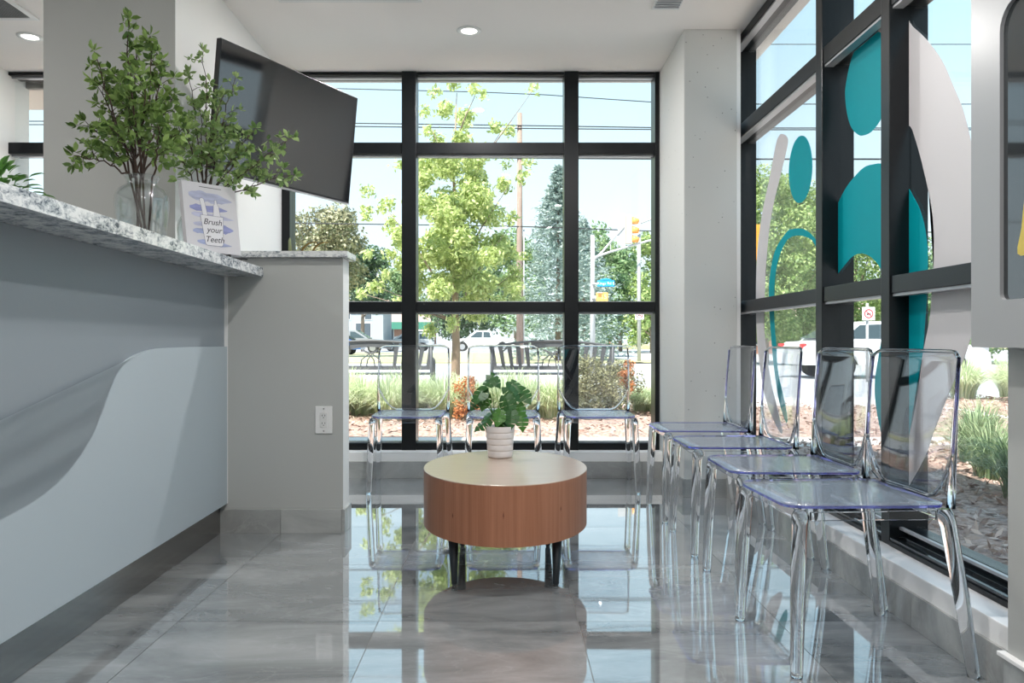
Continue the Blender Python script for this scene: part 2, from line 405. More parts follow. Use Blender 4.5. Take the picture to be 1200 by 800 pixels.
# windows ---------------------------------------------------------------
def member(name, a, b, root, bev=.003, mat=None): return MB().box(a, b, bev).build(name, mat or M['black'], root)
def back_window(name, x0, x1, mulls, jl=.055, jr=.03):
    root = empty(name, (0, 0, 0), kind='structure')
    y0, y1 = YF, YF + .15
    zs = [(.172, .219), (1.097, 1.166), (2.160, 2.236), (2.688, 2.709)]
    member('frame_jamb', (x0, y0, .172), (x0 + jl, y1, 2.709), root); member('frame_jamb', (x1 - jr, y0, .172), (x1, y1, 2.709), root)
    xs = [x0 + jl] + [v for m in mulls for v in (m - .048, m + .048)] + [x1 - jr]
    for m in mulls: member('mullion', (m - .048, y0 - .01, .172), (m + .048, y1, 2.709), root)
    for k in range(0, len(xs), 2):
        a, b = xs[k], xs[k + 1]
        for i, (za, zb) in enumerate(zs):
            member('transom' if 0 < i < 3 else 'frame_rail', (a, y0 + .004, za), (b, y1 - .005, zb), root)
            if i < 3:   # light bead along the top of each rail and the underside of the next
                MB().box((a + .004, YG - .035, zb), (b - .004, YG - .022, zb + .006)).build('glazing_bead', M['blacktrim'], root)
            if i > 0:
                MB().box((a + .004, YG - .035, za - .012), (b - .004, YG - .01, za)).build('glazing_bead', M['blacktrim'], root)
        for i in range(3):
            MB().box((a, YG - .004, zs[i][1]), (b, YG + .004, zs[i + 1][0])).build('pane', M['glass'], root)
    return root
back_window('window_1', -1.50, 1.035, [-.645, .444])
back_window('window_3', -3.35, -2.10, [], .01, .01)

w2 = empty('window_2', (0, 0, 0), kind='structure')
zs = [(.167, .225), (1.072, 1.136), (2.105, 2.180), (2.66, 2.709)]
ys = [(1.99, 2.82), (2.885, 3.42), (3.49, 4.75)]
for a, b in ((2.82, 2.885), (3.42, 3.49)):
    member('mullion', (XF, a, .167), (XF + .14, b, 2.709), w2)
member('frame_jamb', (XF - .012, 4.75, .167), (XF + .14, 4.83, 2.709), w2); member('frame_jamb', (XF + .02, 1.976, .167), (XF + .14, 1.99, 2.709), w2)
for a, b in ys:
    for i, (za, zb) in enumerate(zs):
        member('transom' if 0 < i < 3 else 'frame_rail', (XF + (.006 if i else .066), a, za), (XF + .135, b, zb), w2)
        if 0 < i: MB().box((XF + .012, a, za - .010), (XF + .05, b, za)).build('glazing_bead', M['blacktrim'], w2)
    member('frame_rail', (XF - .002, a, .167), (XF + .03, b, .185), w2)
    for q_, (xr, zr) in enumerate(((XF + .036, .197), (XF + .066, .206))):
        MB().box((xr - .034, a + .001, zr - .010), (xr, b - .001, zr), .0015).build('sill_step', M['sillblack'], w2)
    MB().box((XF + .034, a + .002, .225), (XF + .048, b - .002, .236), .002).build('glazing_bead', M['blacktrim'], w2)
    for i in range(3):
        MB().box((XG - .003, a, zs[i][1]), (XG + .003, b, zs[i + 1][0])).build('pane', M['glass'], w2)

# vinyl window graphic on the inside of the right glass --------------------
def on_glass(px, py, X=1.450):
    Y = X * F / (px - 592); return Y, EYE - (py - 400) * Y / F
def clip_poly(poly, axis, val, keep_gt):
    o = []
    for i in range(len(poly)):
        a, b = poly[i], poly[(i + 1) % len(poly)]
        ia = (a[axis] > val) == keep_gt; ib = (b[axis] > val) == keep_gt
        if ia: o.append(a)
        if ia != ib:
            t = (val - a[axis]) / (b[axis] - a[axis]); o.append((a[0] + t * (b[0] - a[0]), a[1] + t * (b[1] - a[1])))
    return o
def smooth(pts, n=4, closed=True):
    o = []; L = len(pts)
    for i in range(L):
        if not closed and i == L - 1: o.append(pts[i]); break
        p0, p1, p2, p3 = [pts[(i + k) % L] if closed else pts[min(max(i + k, 0), L - 1)] for k in (-1, 0, 1, 2)]
        for k in range(n):
            t = k / n
            o.append(tuple(.5 * ((2 * p1[j]) + (-p0[j] + p2[j]) * t + (2 * p0[j] - 5 * p1[j] + 4 * p2[j] - p3[j]) * t * t + (-p0[j] + 3 * p1[j] - 3 * p2[j] + p3[j]) * t ** 3) for j in (0, 1)))
    return o
decal_root = empty('window_graphic', (1.45, 3.2, .24), label='teal and white figure shapes of vinyl stuck on the right-hand window', cat='window decal')
def decal(poly_px, mat, name, sm=True):
    g = [on_glass(x, y) for x, y in poly_px]
    if sm: g = smooth(g, 5)
    for a, b in ys:
        for z0, z1 in ((zs[0][1], zs[1][0]), (zs[1][1], zs[2][0]), (zs[2][1], zs[3][0])):
            q = clip_poly(clip_poly(g, 0, a + .001, True), 0, b - .001, False)
            if len(q) > 2: q = clip_poly(clip_poly(q, 1, z0 + .001, True), 1, z1 - .001, False)
            if len(q) < 3: continue
            mb = MB(); mb.prism([(0, y - 3.2, z - .24) for y, z in q], (.0015, 0, 0))
            bmesh.ops.triangulate(mb.bm, faces=mb.bm.faces[:])
            mb.build(name, mat, decal_root)
white_a = [(917, 157), (922.5, 161), (922.4, 172), (914, 207), (904, 251), (899, 292), (896.3, 339), (895.5, 383), (898, 410), (904, 450), (916, 500), (913, 505), (898, 470), (890, 425), (886.5, 385), (885.8, 339), (887.6, 292), (893, 251), (902, 207), (909, 170), (913, 159)]
teal_arc = [(958, 284), (950, 274), (943, 269), (935, 267.5), (928, 268.5), (922.5, 271), (911, 287.5), (905, 305), (902, 325), (901, 342), (902, 370), (904.5, 405), (907.5, 435), (913, 470), (921, 495), (922, 485), (917, 460), (911.5, 435), (909, 400), (907, 370), (907.5, 335), (909.5, 315), (914, 297.5), (922.5, 281), (932.5, 276), (942.5, 277), (951, 281), (957, 290)]
ell_a = [(938 + 13.6 * math.cos(t) + 1.5 * math.sin(t), 198.3 - 39.5 * math.sin(t)) for t in [2 * math.pi * k / 14 for k in range(14)]]
ell_b = [(1024, 37), (1012, 40), (1003, 55), (996, 75), (991, 100), (990.5, 115), (993, 135), (998, 150), (1006, 158), (1012, 158.5), (1020, 155), (1028, 146), (1034, 135), (1041, 115), (1046, 90), (1045, 60), (1038, 43), (1031, 38)]
body = [(978, 245), (981.6, 238.5), (990, 222), (999.5, 209), (1012.5, 196), (1025.5, 192), (1034, 192), (1046, 198), (1058, 210), (1069.4, 228.8), (1077.5, 245), (1083, 264.5), (1086.6, 290.5), (1087, 313), (1086, 342), (1084, 372), (1081, 414), (1076, 455), (1068, 500), (1058, 530), (1048, 545), (1036, 520), (1027, 480), (1025, 450), (1029, 420), (1033, 395), (1036, 360), (1037, 335), (1033.6, 320), (1029, 310), (1019, 300), (1009, 297), (999.5, 300), (990, 310), (981.6, 321), (978, 327)]
white_c = [(1060, 24), (1069, 31), (1087, 48), (1104, 71.5), (1117.5, 102), (1128.5, 129), (1138, 168), (1144, 215), (1147, 270), (1147, 330), (1142, 375), (1133, 410), (1125, 430), (1117, 448), (1096, 500), (1085, 532), (1066, 567), (1060, 575), (1061, 545), (1070, 480), (1082, 411), (1089, 375), (1092, 342), (1094, 313), (1094.4, 284), (1093, 255), (1089, 229), (1084, 206), (1077.5, 180), (1069, 152), (1060, 130)]
decal(white_a, M['vinyl_w'], 'white_arc'); decal(teal_arc, M['vinyl_t'], 'teal_arc'); decal(ell_a, M['vinyl_t'], 'teal_oval')
decal(ell_b, M['vinyl_t'], 'teal_oval'); decal(body, M['vinyl_t'], 'teal_body'); decal(white_c, M['vinyl_w'], 'white_crescent')

# ceiling fittings --------------------------------------------------------
def downlight(x, y, label, r=.072, group=None, power=6, visible=True):
    t = empty('ceiling_downlight', (x, y, ZC), label=label, cat='ceiling light', group=group)
    MB().lathe([(r, 0), (r, -.004), (r * .66, -.007), (r * .62, -.002), (r * .62, 0)], seg=32).build('trim_ring', M['white'], t)
    MB().lathe([(0, -.003), (r * .62, -.003), (r * .62, -.001)], seg=28).build('lens', M['lamp'], t)
    ld = bpy.data.lights.new('downlight', 'AREA'); ld.shape = 'DISK'; ld.size = r * 1.2; ld.energy = power; ld.color = (1, .975, .95)
    lo = bpy.data.objects.new('downlight_lamp', ld); C.objects.link(lo); lo.parent = t; lo.location = (0, 0, -.012)
    return t
downlight(-.21, 4.57, 'round white recessed ceiling light nearest the back window', power=24)
downlight(-2.82, 4.66, 'round white recessed ceiling light left of the partition wall')
k = 0
for x in (-3.3, .0, .7):  # fill lamps added out of view to brighten the room
    for y in (2.2, .3, -1.7):
        downlight(x, y, 'unseen fill light added in the ceiling, %s row and %s from the back window' % ({-3.3: 'reception', .0: 'middle', .7: 'right-hand'}[x], {2.2: 'nearest', .3: 'second', -1.7: 'farthest'}[y]), group='added fill lights overhead, out of view', power=11)

g = empty('ceiling_return_grille', (-2.61, 4.4, ZC), label='dark mesh air return grille in a white frame in the ceiling', cat='vent')
MB().box((-.62, -.62, -.006), (-.03, -.03, -.001)).build('mesh_panel', pm('grille_mesh', (.10, .11, .115), .6, noise=.4, nscale=120), g)
for a, b in (((-.65, -.03), (0, 0)), ((-.65, -.65), (0, -.62)), ((-.03, -.62), (0, -.03)), ((-.65, -.62), (-.62, -.03))):
    MB().box((a[0], a[1], -.012), (b[0], b[1], -.0005)).build('frame_bar', M['white'], g)
mb = MB()
for i in range(38):
    x = -.61 + i * .0155; mb.box((x, -.62, -.0085), (x + .006, -.03, -.006))
    mb.box((-.62, x, -.0085), (-.03, x + .006, -.006))
mb.build('mesh_wires', pm('grille_wire', (.22, .23, .23), .5), g, kind='stuff')
g = empty('ceiling_slot_diffuser', (-.82, 4.12, ZC), label='long white slot diffuser in the ceiling at the top edge', cat='vent')
MB().box((-.38, -.05, -.012), (.38, .05, -.001), .003).build('frame', M['white'], g)
MB().box((-.36, -.012, -.0135), (.36, .012, -.011)).build('slot', M['dark'], g)
g = empty('ceiling_vent', (.87, 4.18, ZC), label='small white rectangular vent in the ceiling near the concrete column', cat='vent')
MB().box((-.075, -.09, -.008), (.075, .09, -.001), .002).build('frame', M['white'], g)
for i in range(5): MB().box((-.065, -.075 + i * .03, -.014), (.065, -.063 + i * .03, -.008)).build('louvre', M['blacktrim'], g)

# ------------------------------------------------------------------ reception desk and counter
PX, PY, PA = -1.307, 3.69, R(1.24)
def desk_pt(px, py):
    Y = -1.2269 / ((px - 592) / F + .0217); return Y - 3.69, EYE - (py - 400) * Y / F
desk = empty('reception_desk', (PX, PY, 0), PA, label='long grey reception desk front with a wavy two-tone panel', cat='desk')
M['lam_d'] = pm('dark_grey_laminate', (.26, .295, .325), .4)
M['lam_l'] = pm('light_grey_laminate', (.44, .50, .54), .35)
MB().box((-.55, -4.6, .0), (-.05, -.14, 1.204)).build('carcass', M['lam_d'], desk)
MB().box((-.05, -4.6, .14), (-.012, -.002, 1.204), .001).build('upper_panel', M['lam_d'], desk)
cur = [desk_pt(x, y) for x, y in ((265, 406), (225, 406.5), (185, 408.5), (165, 414), (150, 422.5), (135, 440), (120, 480), (105, 515), (75, 557.5), (35, 590), (0, 606))]
cur[0] = (-.003, cur[0][1])
cur = smooth(cur, 4, False) + [(-2.2, .44), (-2.7, .42), (-3.4, .40), (-4.6, .40)]
poly = [(0, y, z) for y, z in cur] + [(0, -4.6, .14), (0, -.003, .14)]
mb = MB(); mb.prism([Vector(p) + Vector((-.012, 0, 0)) for p in poly], (.014, 0, 0)); bmesh.ops.triangulate(mb.bm, faces=mb.bm.faces[:]); mb.build('lower_panel', M['lam_l'], desk)
MB().box((-.05, -4.6, .001), (-.030, -.002, .139), .001).build('kick_plate', M['steel'], desk)
MB().box((-.012, -.005, .14), (.004, 0, 1.204)).build('edge_trim', M['white'], desk)
MB().prism([(.17, -4.6, 1.2045), (.17, -.003, 1.2045), (-.18, -.003, 1.2045), (-.18, -.15, 1.2045), (-.62, -.15, 1.2045), (-.62, -4.6, 1.2045)], (0, 0, .042)).build('counter_slab', M['granite'], loc=(PX, PY, 0), rotz=PA, label='thick white speckled granite counter slab on the reception desk', cat='countertop')

# half wall at the end of the desk
MB().box((-1.498, 3.692, 0), (-.762, 3.83, 1.292), .002).build('wall_half', [M['wall_shade_grey'], M['wall']], kind='structure')
for f_ in bpy.data.objects['wall_half'].data.polygons: f_.material_index = 1 if f_.normal.x > .5 else 0  # lighter end face: window light painted in, same paint as the front
MB().box((-1.498, 3.655, 1.293), (-.735, 3.87, 1.322), .002).build('ledge_slab', M['granite'], label='narrow dark-flecked granite cap on top of the half wall', cat='ledge')
tile_row('baseboard_half', (-1.338, 3.692), (-.752, 3.692), .0005, .112, .285, .010, (0, -1))
tile_row('baseboard_half', (-.762, 3.692), (-.762, 3.84), .0005, .112, .6, .010, (1, 0))
o = empty('power_outlet', (-.852, 3.6915, .532), label='white double wall outlet low on the half wall', cat='outlet')
MB().box((-.040, -.006, -.064), (.040, 0, .064), .003).build('cover_plate', M['white'], o)
MB().box((-.0175, -.009, -.035), (.0175, -.006, .035), .001).build('socket_face', pm('outlet_face', (.72, .72, .71), .35), o)
for zc in (.017, -.019):
    for dx in (-.0065, .0065): MB().box((dx - .0012, -.0098, zc), (dx + .0012, -.0088, zc + .008)).build('slot', M['dark'], o)
    MB().box((-.0022, -.0098, zc - .008), (.0022, -.0088, zc - .004)).build('slot', M['dark'], o)
for zc in (.052, -.052): MB().lathe([(0, 0), (.003, 0), (.003, .001)], seg=10).build('screw', M['steel'], o).matrix_local = Matrix.Translation((0, -.0062, zc)) @ Matrix.Rotation(R(90), 4, 'X')

# ------------------------------------------------------------------ television
def frame_from(c, yaw, tilt):
    cy, sy = math.cos(yaw), math.sin(yaw)
    u = Vector((sy, cy, 0)); n = Vector((cy, -sy, 0)); v = Vector((0, 0, 1)) * math.cos(tilt) + n * math.sin(tilt)
    n2 = u.cross(v)
    m = Matrix.Identity(4)
    for i in range(3): m[i][0] = u[i]; m[i][1] = v[i]; m[i][2] = n2[i]; m[i][3] = c[i]
    return m      # local x = across, y = up, z = out of the face
tvm = frame_from((-1.091, 4.025, 1.984), .4728, .1069)
tv = empty('television', (0, 0, 0), label='large black flat television tilted out from the partition wall', cat='television'); tv.matrix_world = tvm
MB().box((-.5, -.298, -.028), (.5, .298, -.001), .003).build('housing', M['tvb'], tv)
MB().box((-.495, -.288, -.002), (.495, .294, .0005), .0005).build('screen', M['tv'], tv)
MB().box((-.5, -.304, -.028), (.5, -.298, .003), .001).build('lower_trim', M['tvs'], tv)
MB().box((-.3, -.2, -.065), (.3, .12, -.028), .01).build('rear_bulge', M['tvb'], tv)
mb = MB(); Mi = tvm.inverted()
pw = [Mi @ Vector(p) for p in ((-1.49, 4.25, 2.0), (-1.33, 4.32, 2.0), (-1.13, 4.02, 1.98))]
mb.tube(pw, .02, 8); mb.build('wall_arm', M['tvb'], tv)
MB().box((-.1, -.1, -.085), (.1, .1, -.065)).build('mount_plate', M['tvb'], tv)
a_ = MB().box((-1.502, 4.12, 1.85), (-1.485, 4.38, 2.15)); 
for v in a_.bm.verts: v.co = Mi @ v.co
a_.build('wall_plate', M['tvb'], tv)

# ------------------------------------------------------------------ wall-hung framed display, right edge
d = empty('wall_display', (1.265, 1.5, .885), label='white framed wall display with dark glass at the right edge', cat='display')
def rrect(y0, y1, z0, z1, rb, rt, n=6):
    p = []
    for cy, cz, r, a0 in ((y1 - rb, z0 + rb, rb, 270), (y1 - rt, z1 - rt, rt, 0), (y0 + rt, z1 - rt, rt, 90), (y0 + rb, z0 + rb, rb, 180)):
        for k in range(n + 1):
            a = R(a0 + 90 * k / n); p.append((cy + r * math.cos(a), cz + r * math.sin(a)))
    return p
inner = rrect(1.02 - 1.5, 1.905 - 1.5, .115, .828, .018, .065)
outer = rrect(.88 - 1.5, 2.022 - 1.5, 0, .95, .006, .006)
mb = MB(); n = len(inner)
fo = [mb.bm.verts.new((-.065, y, z)) for y, z in outer]; fi = [mb.bm.verts.new((-.065, y, z)) for y, z in inner]
bo = [mb.bm.verts.new((-.0005, y, z)) for y, z in outer]; bi = [mb.bm.verts.new((-.052, y, z)) for y, z in inner]
for k in range(n):
    q = (k + 1) % n
    mb.bm.faces.new((fo[k], fo[q], fi[q], fi[k])); mb.bm.faces.new((fo[k], bo[k], bo[q], fo[q])); mb.bm.faces.new((fi[k], fi[q], bi[q], bi[k]))
mb.bm.faces.new(bo)
mb.build('housing', pm('display_white', (.34, .35, .36), .3), d)
mb = MB(); mb.prism([(-.055, y, z) for y, z in inner], (.004, 0, 0)); mb.build('glass_front', M['darkglass'], d)
yel = [(1.852, .222), (1.80, .215), (1.74, .205), (1.70, .30), (1.715, .40), (1.752, .43), (1.80, .42), (1.828, .34), (1.838, .28)]
mb = MB(); mb.prism([(-.0565, y - 1.5, z) for y, z in smooth(yel, 3)], (.0008, 0, 0)); mb.build('yellow_shape', pm('yellow_tone', (.62, .48, .09), .35), d)  # flat yellow shape set just in front of the dark glass

# ------------------------------------------------------------------ clear chairs
def make_chair():
    t = empty('clear_chair', (0, 0, 0))
    def outline(hw0, hw1, y0, y1, r0, r1, n=6):
        p = []
        for cx, cy, r, a0 in ((hw1 - r1, y1 - r1, r1, 0), (-(hw1 - r1), y1 - r1, r1, 90), (-(hw0 - r0), y0 + r0, r0, 180), (hw0 - r0, y0 + r0, r0, 270)):
            for k in range(n + 1):
                a = R(a0 + 90 * k / n); p.append((cx + r * math.cos(a), cy + r * math.sin(a)))
        return p
    ol = outline(.208, .215, -.012, .425, .07, .04)
    mb = MB(); z1, z0 = .460, .452
    def zf(x, y): return -.006 * max(0, (.05 - y) / .06) ** 2 - .004 * (abs(x) / .21) ** 4
    n = len(ol)
    top = [mb.bm.verts.new((x, y, z1 + zf(x, y))) for x, y in ol]; bot = [mb.bm.verts.new((x * .99, y * .995 + .001, z0 + zf(x, y))) for x, y in ol]
    inn = [mb.bm.verts.new((x * .7, .2 + (y - .2) * .7, z1 - .006)) for x, y in ol]; inb = [mb.bm.verts.new((x * .7, .2 + (y - .2) * .7, z0 - .006)) for x, y in ol]
    for k in range(n):
        q = (k + 1) % n
        f = mb.bm.faces.new((top[k], top[q], inn[q], inn[k])); f.smooth = True
        f = mb.bm.faces.new((bot[k], inb[k], inb[q], bot[q])); f.smooth = True
        f = mb.bm.faces.new((top[k], bot[k], bot[q], top[q])); f.material_index = 1
    mb.bm.faces.new(inn); mb.bm.faces.new(inb[::-1])
    mb.build('seat', [M['chair_seat'], M['chair_edge']], t)
    # curved back sheet
    mb = MB(); nu, nv = 16, 14; th = .006
    gr = {}
    for s in (0, 1):
        for i in range(nu + 1):
            for j in range(nv + 1):
                u = -1 + 2 * i / nu; v = j / nv
                au = abs(u)
                zb = .463 + .135 * max(0, (au - .50) / .50) ** 2.0
                zt = .872 - .018 * max(0, (au - .80) / .20) ** 2
                z = zb + (zt - zb) * v
                h = (z - .46) / .41
                hw = .218 + .012 * math.sin(math.pi * min(1, h * 1.1) * .5 + .3) - .004 * h
                y = .408 + .055 * h + .012 * (1 - h) ** 3 - .030 * u ** 2 * (.35 + .65 * h) + .012
                gr[s, i, j] = mb.bm.verts.new((u * hw, y + (th if s else 0), z))
    for i in range(nu):
        for j in range(nv):
            for s in (0, 1):
                q = [gr[s, i, j], gr[s, i + 1, j], gr[s, i + 1, j + 1], gr[s, i, j + 1]]
                f = mb.bm.faces.new(q if s == 0 else q[::-1]); f.smooth = True
    def strip(seq, mi):
        for (a, b) in zip(seq[:-1], seq[1:]):
            f = mb.bm.faces.new((gr[0, a[0], a[1]], gr[1, a[0], a[1]], gr[1, b[0], b[1]], gr[0, b[0], b[1]])); f.material_index = mi
    strip([(i, 0) for i in range(nu + 1)], 0); strip([(i, nv) for i in range(nu + 1)], 0)
    strip([(0, j) for j in range(nv + 1)], 1); strip([(nu, j) for j in range(nv + 1)], 1)
    ring = [(0, j) for j in range(nv + 1)] + [(i, nv) for i in range(1, nu + 1)] + [(nu, j) for j in range(nv - 1, -1, -1)] + [(i, 0) for i in range(nu - 1, 0, -1)]
    pts = [(gr[0, i, j].co + gr[1, i, j].co) / 2 for i, j in ring]
    mb.build('backrest', [M['chair_sheet'], M['chair_edge']], t)
    mb = MB(); mb.tube(pts + pts[:1], .0055, 6, cap=False); mb.build('back_rim', M['chair'], t)
    up = Vector((1, 0, 0))
    for s in (-1, 1):
        # stiffening post down each side of the back, flaring into the rear leg
        mb = MB(); mb.tube([(s * .222, .425, .450), (s * .227, .428, .52), (s * .231, .432, .62), (s * .228, .440, .75), (s * .222, .450, .855)], [.013, .010, .006, .0045, .004], 6, up=up)
        mb.build('back_post', M['chair'], t)
        mb = MB(); mb.prism([(s * .226, .428, .462), (s * .150, .424, .464), (s * .195, .424, .485), (s * .200, .425, .512), (s * .224, .427, .590)], (0, .004, 0)); mb.build('corner_gusset', M['chair'], t)
        # front leg and rear leg, each with ball-like joint under the seat
        mb = MB(); mb.tube([(s * .193, .024, .444), (s * .196, .022, .428), (s * .200, .018, .40), (s * .209, .009, .2), (s * .216, .003, .012), (s * .216, .003, .0)], [.015, .023, .021, .0195, .0165, .0155], 8, up=up)
        mb.build('leg', M['chair'], t)
        mb = MB(); mb.tube([(s * .214, .412, .446), (s * .216, .414, .428), (s * .219, .421, .40), (s * .231, .452, .2), (s * .239, .477, .012), (s * .239, .479, .0)], [.015, .023, .021, .0195, .0165, .0155], 8, up=up)
        mb.build('leg', M['chair'], t)
        mb = MB(); mb.box((s * .205 - .004, .045, .415), (s * .205 + .004, .395, .440), .002); mb.build('side_rail', M['chair'], t)
    MB().box((-.172, .016, .415), (.172, .024, .440), .002).build('front_rail', M['chair'], t)
    MB().box((-.190, .408, .415), (.190, .416, .440), .002).build('rear_rail', M['chair'], t)
    return t
proto = make_chair()
spots = [
    (-.593, 4.655, 0, 'clear plastic chair under the back window, left one beside the half wall', 'clear chairs in a row under the back window'),
    (-.012, 4.655, 0, 'clear plastic chair under the back window directly behind the potted plant', 'clear chairs in a row under the back window'),
    (.572, 4.655, 0, 'clear plastic chair under the back window nearest the concrete column', 'clear chairs in a row under the back window'),
    (.767, 2.320, R(87), 'clear plastic chair along the right window closest to the camera', 'clear chairs in a row along the right window'),
    (.790, 2.873, R(90), 'clear plastic chair along the right window, second from the camera', 'clear chairs in a row along the right window'),
    (.790, 3.503, R(90), 'clear plastic chair along the right window, third from the camera', 'clear chairs in a row along the right window'),
    (.790, 4.112, R(90), 'clear plastic chair along the right window farthest back by the column', 'clear chairs in a row along the right window')]
for i, (x, y, a, lab, grp) in enumerate(spots):
    c = proto if i == 0 else copy_tree(proto)
    c.location = (x, y, .0005); c.rotation_euler.z = -a
    tag(c, lab, 'chair', grp)

# ------------------------------------------------------------------ drum table
tb = empty('drum_table', (0, 3.17, 0), label='low oval drum coffee table in reddish wood veneer on tapered grey legs', cat='table')
ax, by = .326, .440
def oval(r, seg=96): return [(ax * r * math.cos(2 * math.pi * k / seg), by * r * math.sin(2 * math.pi * k / seg)) for k in range(seg)]
mb = MB(); mb.lathe([(1, .183), (1, .396)], seg=128, sx=ax, sy=by); mb.lathe([(1, .183), (0, .183)], seg=128, sx=ax, sy=by, smooth=False)
mb.build('drum_side', M['drum'], tb)
mb = MB(); mb.lathe([(1, .396), (.999, .3988), (.995, .3995), (0, .3995)], seg=128, sx=ax, sy=by, smooth=False); mb.build('tabletop', M['drumtop'], tb)
for sx_ in (-1, 1):
    for sy_ in (-1, 1):
        MB().tube([(sx_ * .192, sy_ * .268, .184), (sx_ * .187, sy_ * .276, .012), (sx_ * .187, sy_ * .276, .005)], [.020, .0115, .010], 16).build('leg', M['legs'], tb)
        MB().tube([(sx_ * .187, sy_ * .276, .0055), (sx_ * .187, sy_ * .276, .0006)], .0085, 12).build('foot_pad', M['steel'], tb)
for px, py, h in ((530, 604, .022), (590, 604, .030), (658, 596, .022)):
    X = (px - 592) / 330; X = max(-.3, min(.3, X)); yy = -by * math.sqrt(1 - (X / ax) ** 2)
    zc = EYE - (py - 400) * (3.17 + yy) / F
    sl = math.atan2(-(by / ax) * X / math.sqrt(max(1e-6, ax * ax - X * X)) * -1, 1)
    q = [(X - .0022, zc), (X, zc - h / 2), (X + .0022, zc), (X + .0004, zc + h / 2)]
    mb = MB(); vs = [mb.bm.verts.new((x, -by * math.sqrt(1 - (x / ax) ** 2) - .0004, z)) for x, z in q]; mb.bm.faces.new(vs)
    rr = bmesh.ops.extrude_face_region(mb.bm, geom=mb.bm.faces[:])
    for v in [e for e in rr['geom'] if isinstance(e, bmesh.types.BMVert)]: v.co.y += .001
    mb.build('wood_knot', M['knot'], tb)

# potted plant on the table ------------------------------------------------
M['pot'] = pm('white_ceramic', (.74, .73, .73), .35)
pl = empty('potted_plant', (-.022, 3.40, .4), label='small green split-leaf plant in a white ribbed pot on the table', cat='plant')
prof = [(0, .001), (.050, .001), (.052, .004)]
for i in range(5):
    z = .006 + i * .026; r = .053 + .0022 * i
    prof += [(r, z), (r + .0010, z + .004), (r + .0016, z + .022), (r + .0014, z + .0255)]
prof += [(.0635, .134), (.0595, .134), (.058, .122), (0, .122)]
MB().lathe(prof, seg=40).build('pot', M['pot'], pl)
MB().lathe([(0, .127), (.03, .128), (.058, .1235)], seg=24).build('soil', pm('potting_soil', (.02, .014, .01), .9, bump=.8, bscale=90), pl)
M['leafA'] = pm('deep_green_leaf', (.030, .105, .025), .35, noise=.35, nscale=14)
M['leafB'] = pm('fresh_green_leaf', (.06, .18, .028), .35, noise=.3, nscale=14)
def split_leaf(L, W):
    """heart-shaped blade with slits cut from the margin, folded on its midrib"""
    mb = MB(); n = 9
    for s in (-1, 1):
        mid = []; edge = []
        for k in range(n + 1):
            t = k / n; w_ = W * (math.sin(math.pi * min(1, (t * .92 + .10)) ** .85)) * (1 if t < .95 else .3)
            y = t * L; back = -.18 * L * (1 - t) ** 2
            mid.append((0, y, -.35 * L * t * t)); edge.append((s * w_, y + back, -.35 * L * t * t + .22 * w_ - .5 * w_ * w_ / W))
        vm = [mb.bm.verts.new(p) for p in mid]
        for k in range(n):
            a = Vector(edge[k]); b = Vector(edge[k + 1])
            if k in (2, 4, 6): a = a.lerp(b, .35)
            mm = (Vector(mid[k]) + Vector(mid[k + 1])) / 2
            va = mb.bm.verts.new(a); vb = mb.bm.verts.new(b)
            f = mb.bm.faces.new((vm[k], va, vb, vm[k + 1]) if s > 0 else (vm[k], vm[k + 1], vb, va)); f.smooth = True
    me = bpy.data.meshes.new('leaf'); mb.bm.to_mesh(me); return me
lms = []
for mt in (M['leafA'], M['leafB']):
    me = split_leaf(1, .46); me.materials.append(mt); lms.append(me)
leafs = [  # px, py of the blade's centre, depth offset, size, heading (deg, 0 = right, 90 = up), bright
    (570, 448, .00, .092, 215, 0), (582, 446, .02, .085, 320, 0), (560, 463, -.02, .095, 230, 0), (567, 472, .03, .085, 255, 1), (555, 474, .01, .07, 230, 0),
    (604, 461, .00, .10, 325, 0), (616, 463, .02, .10, 318, 0), (607, 452, .04, .09, 330, 0), (596, 477, -.03, .10, 285, 0),
    (610, 484, .01, .085, 285, 1), (598, 493, -.05, .09, 262, 0), (584, 490, -.04, .085, 250, 1), (570, 488, .01, .085, 205, 0), (613, 496, .00, .085, 280, 1),
    (590, 500, -.01, .08, 255, 0), (562, 497, -.01, .09, 200, 0)]
for i, (px, py, dy, s, hd, br) in enumerate(leafs):
    P = at(px, py, 3.40 + dy) - Vector((-.022, 3.40, .4))
    a = R(hd); dirv = Vector((math.cos(a) * .8, -.45 + rnd.uniform(-.3, .3), math.sin(a) * .8)).normalized()
    up = Vector((rnd.uniform(-.3, .3), -.55, .85)); xx = dirv.cross(up).normalized(); zz = xx.cross(dirv).normalized()
    o = bpy.data.objects.new('leaf', lms[br]); C.objects.link(o); o.parent = pl
    base = P - dirv * s * .5
    mt = Matrix.Identity(4)
    for r_ in range(3): mt[r_][0] = xx[r_] * s * .84; mt[r_][1] = dirv[r_] * s * .86; mt[r_][2] = zz[r_] * s; mt[r_][3] = base[r_]
    o.matrix_local = mt
    st = Vector((rnd.uniform(-.02, .02), rnd.uniform(-.02, .02), .125)); midp = (st + base) / 2 + Vector((0, 0, .02))
    MB().tube([st, midp, base], [.0022, .0018, .0014], 5).build('stem', M['leafB'], pl)

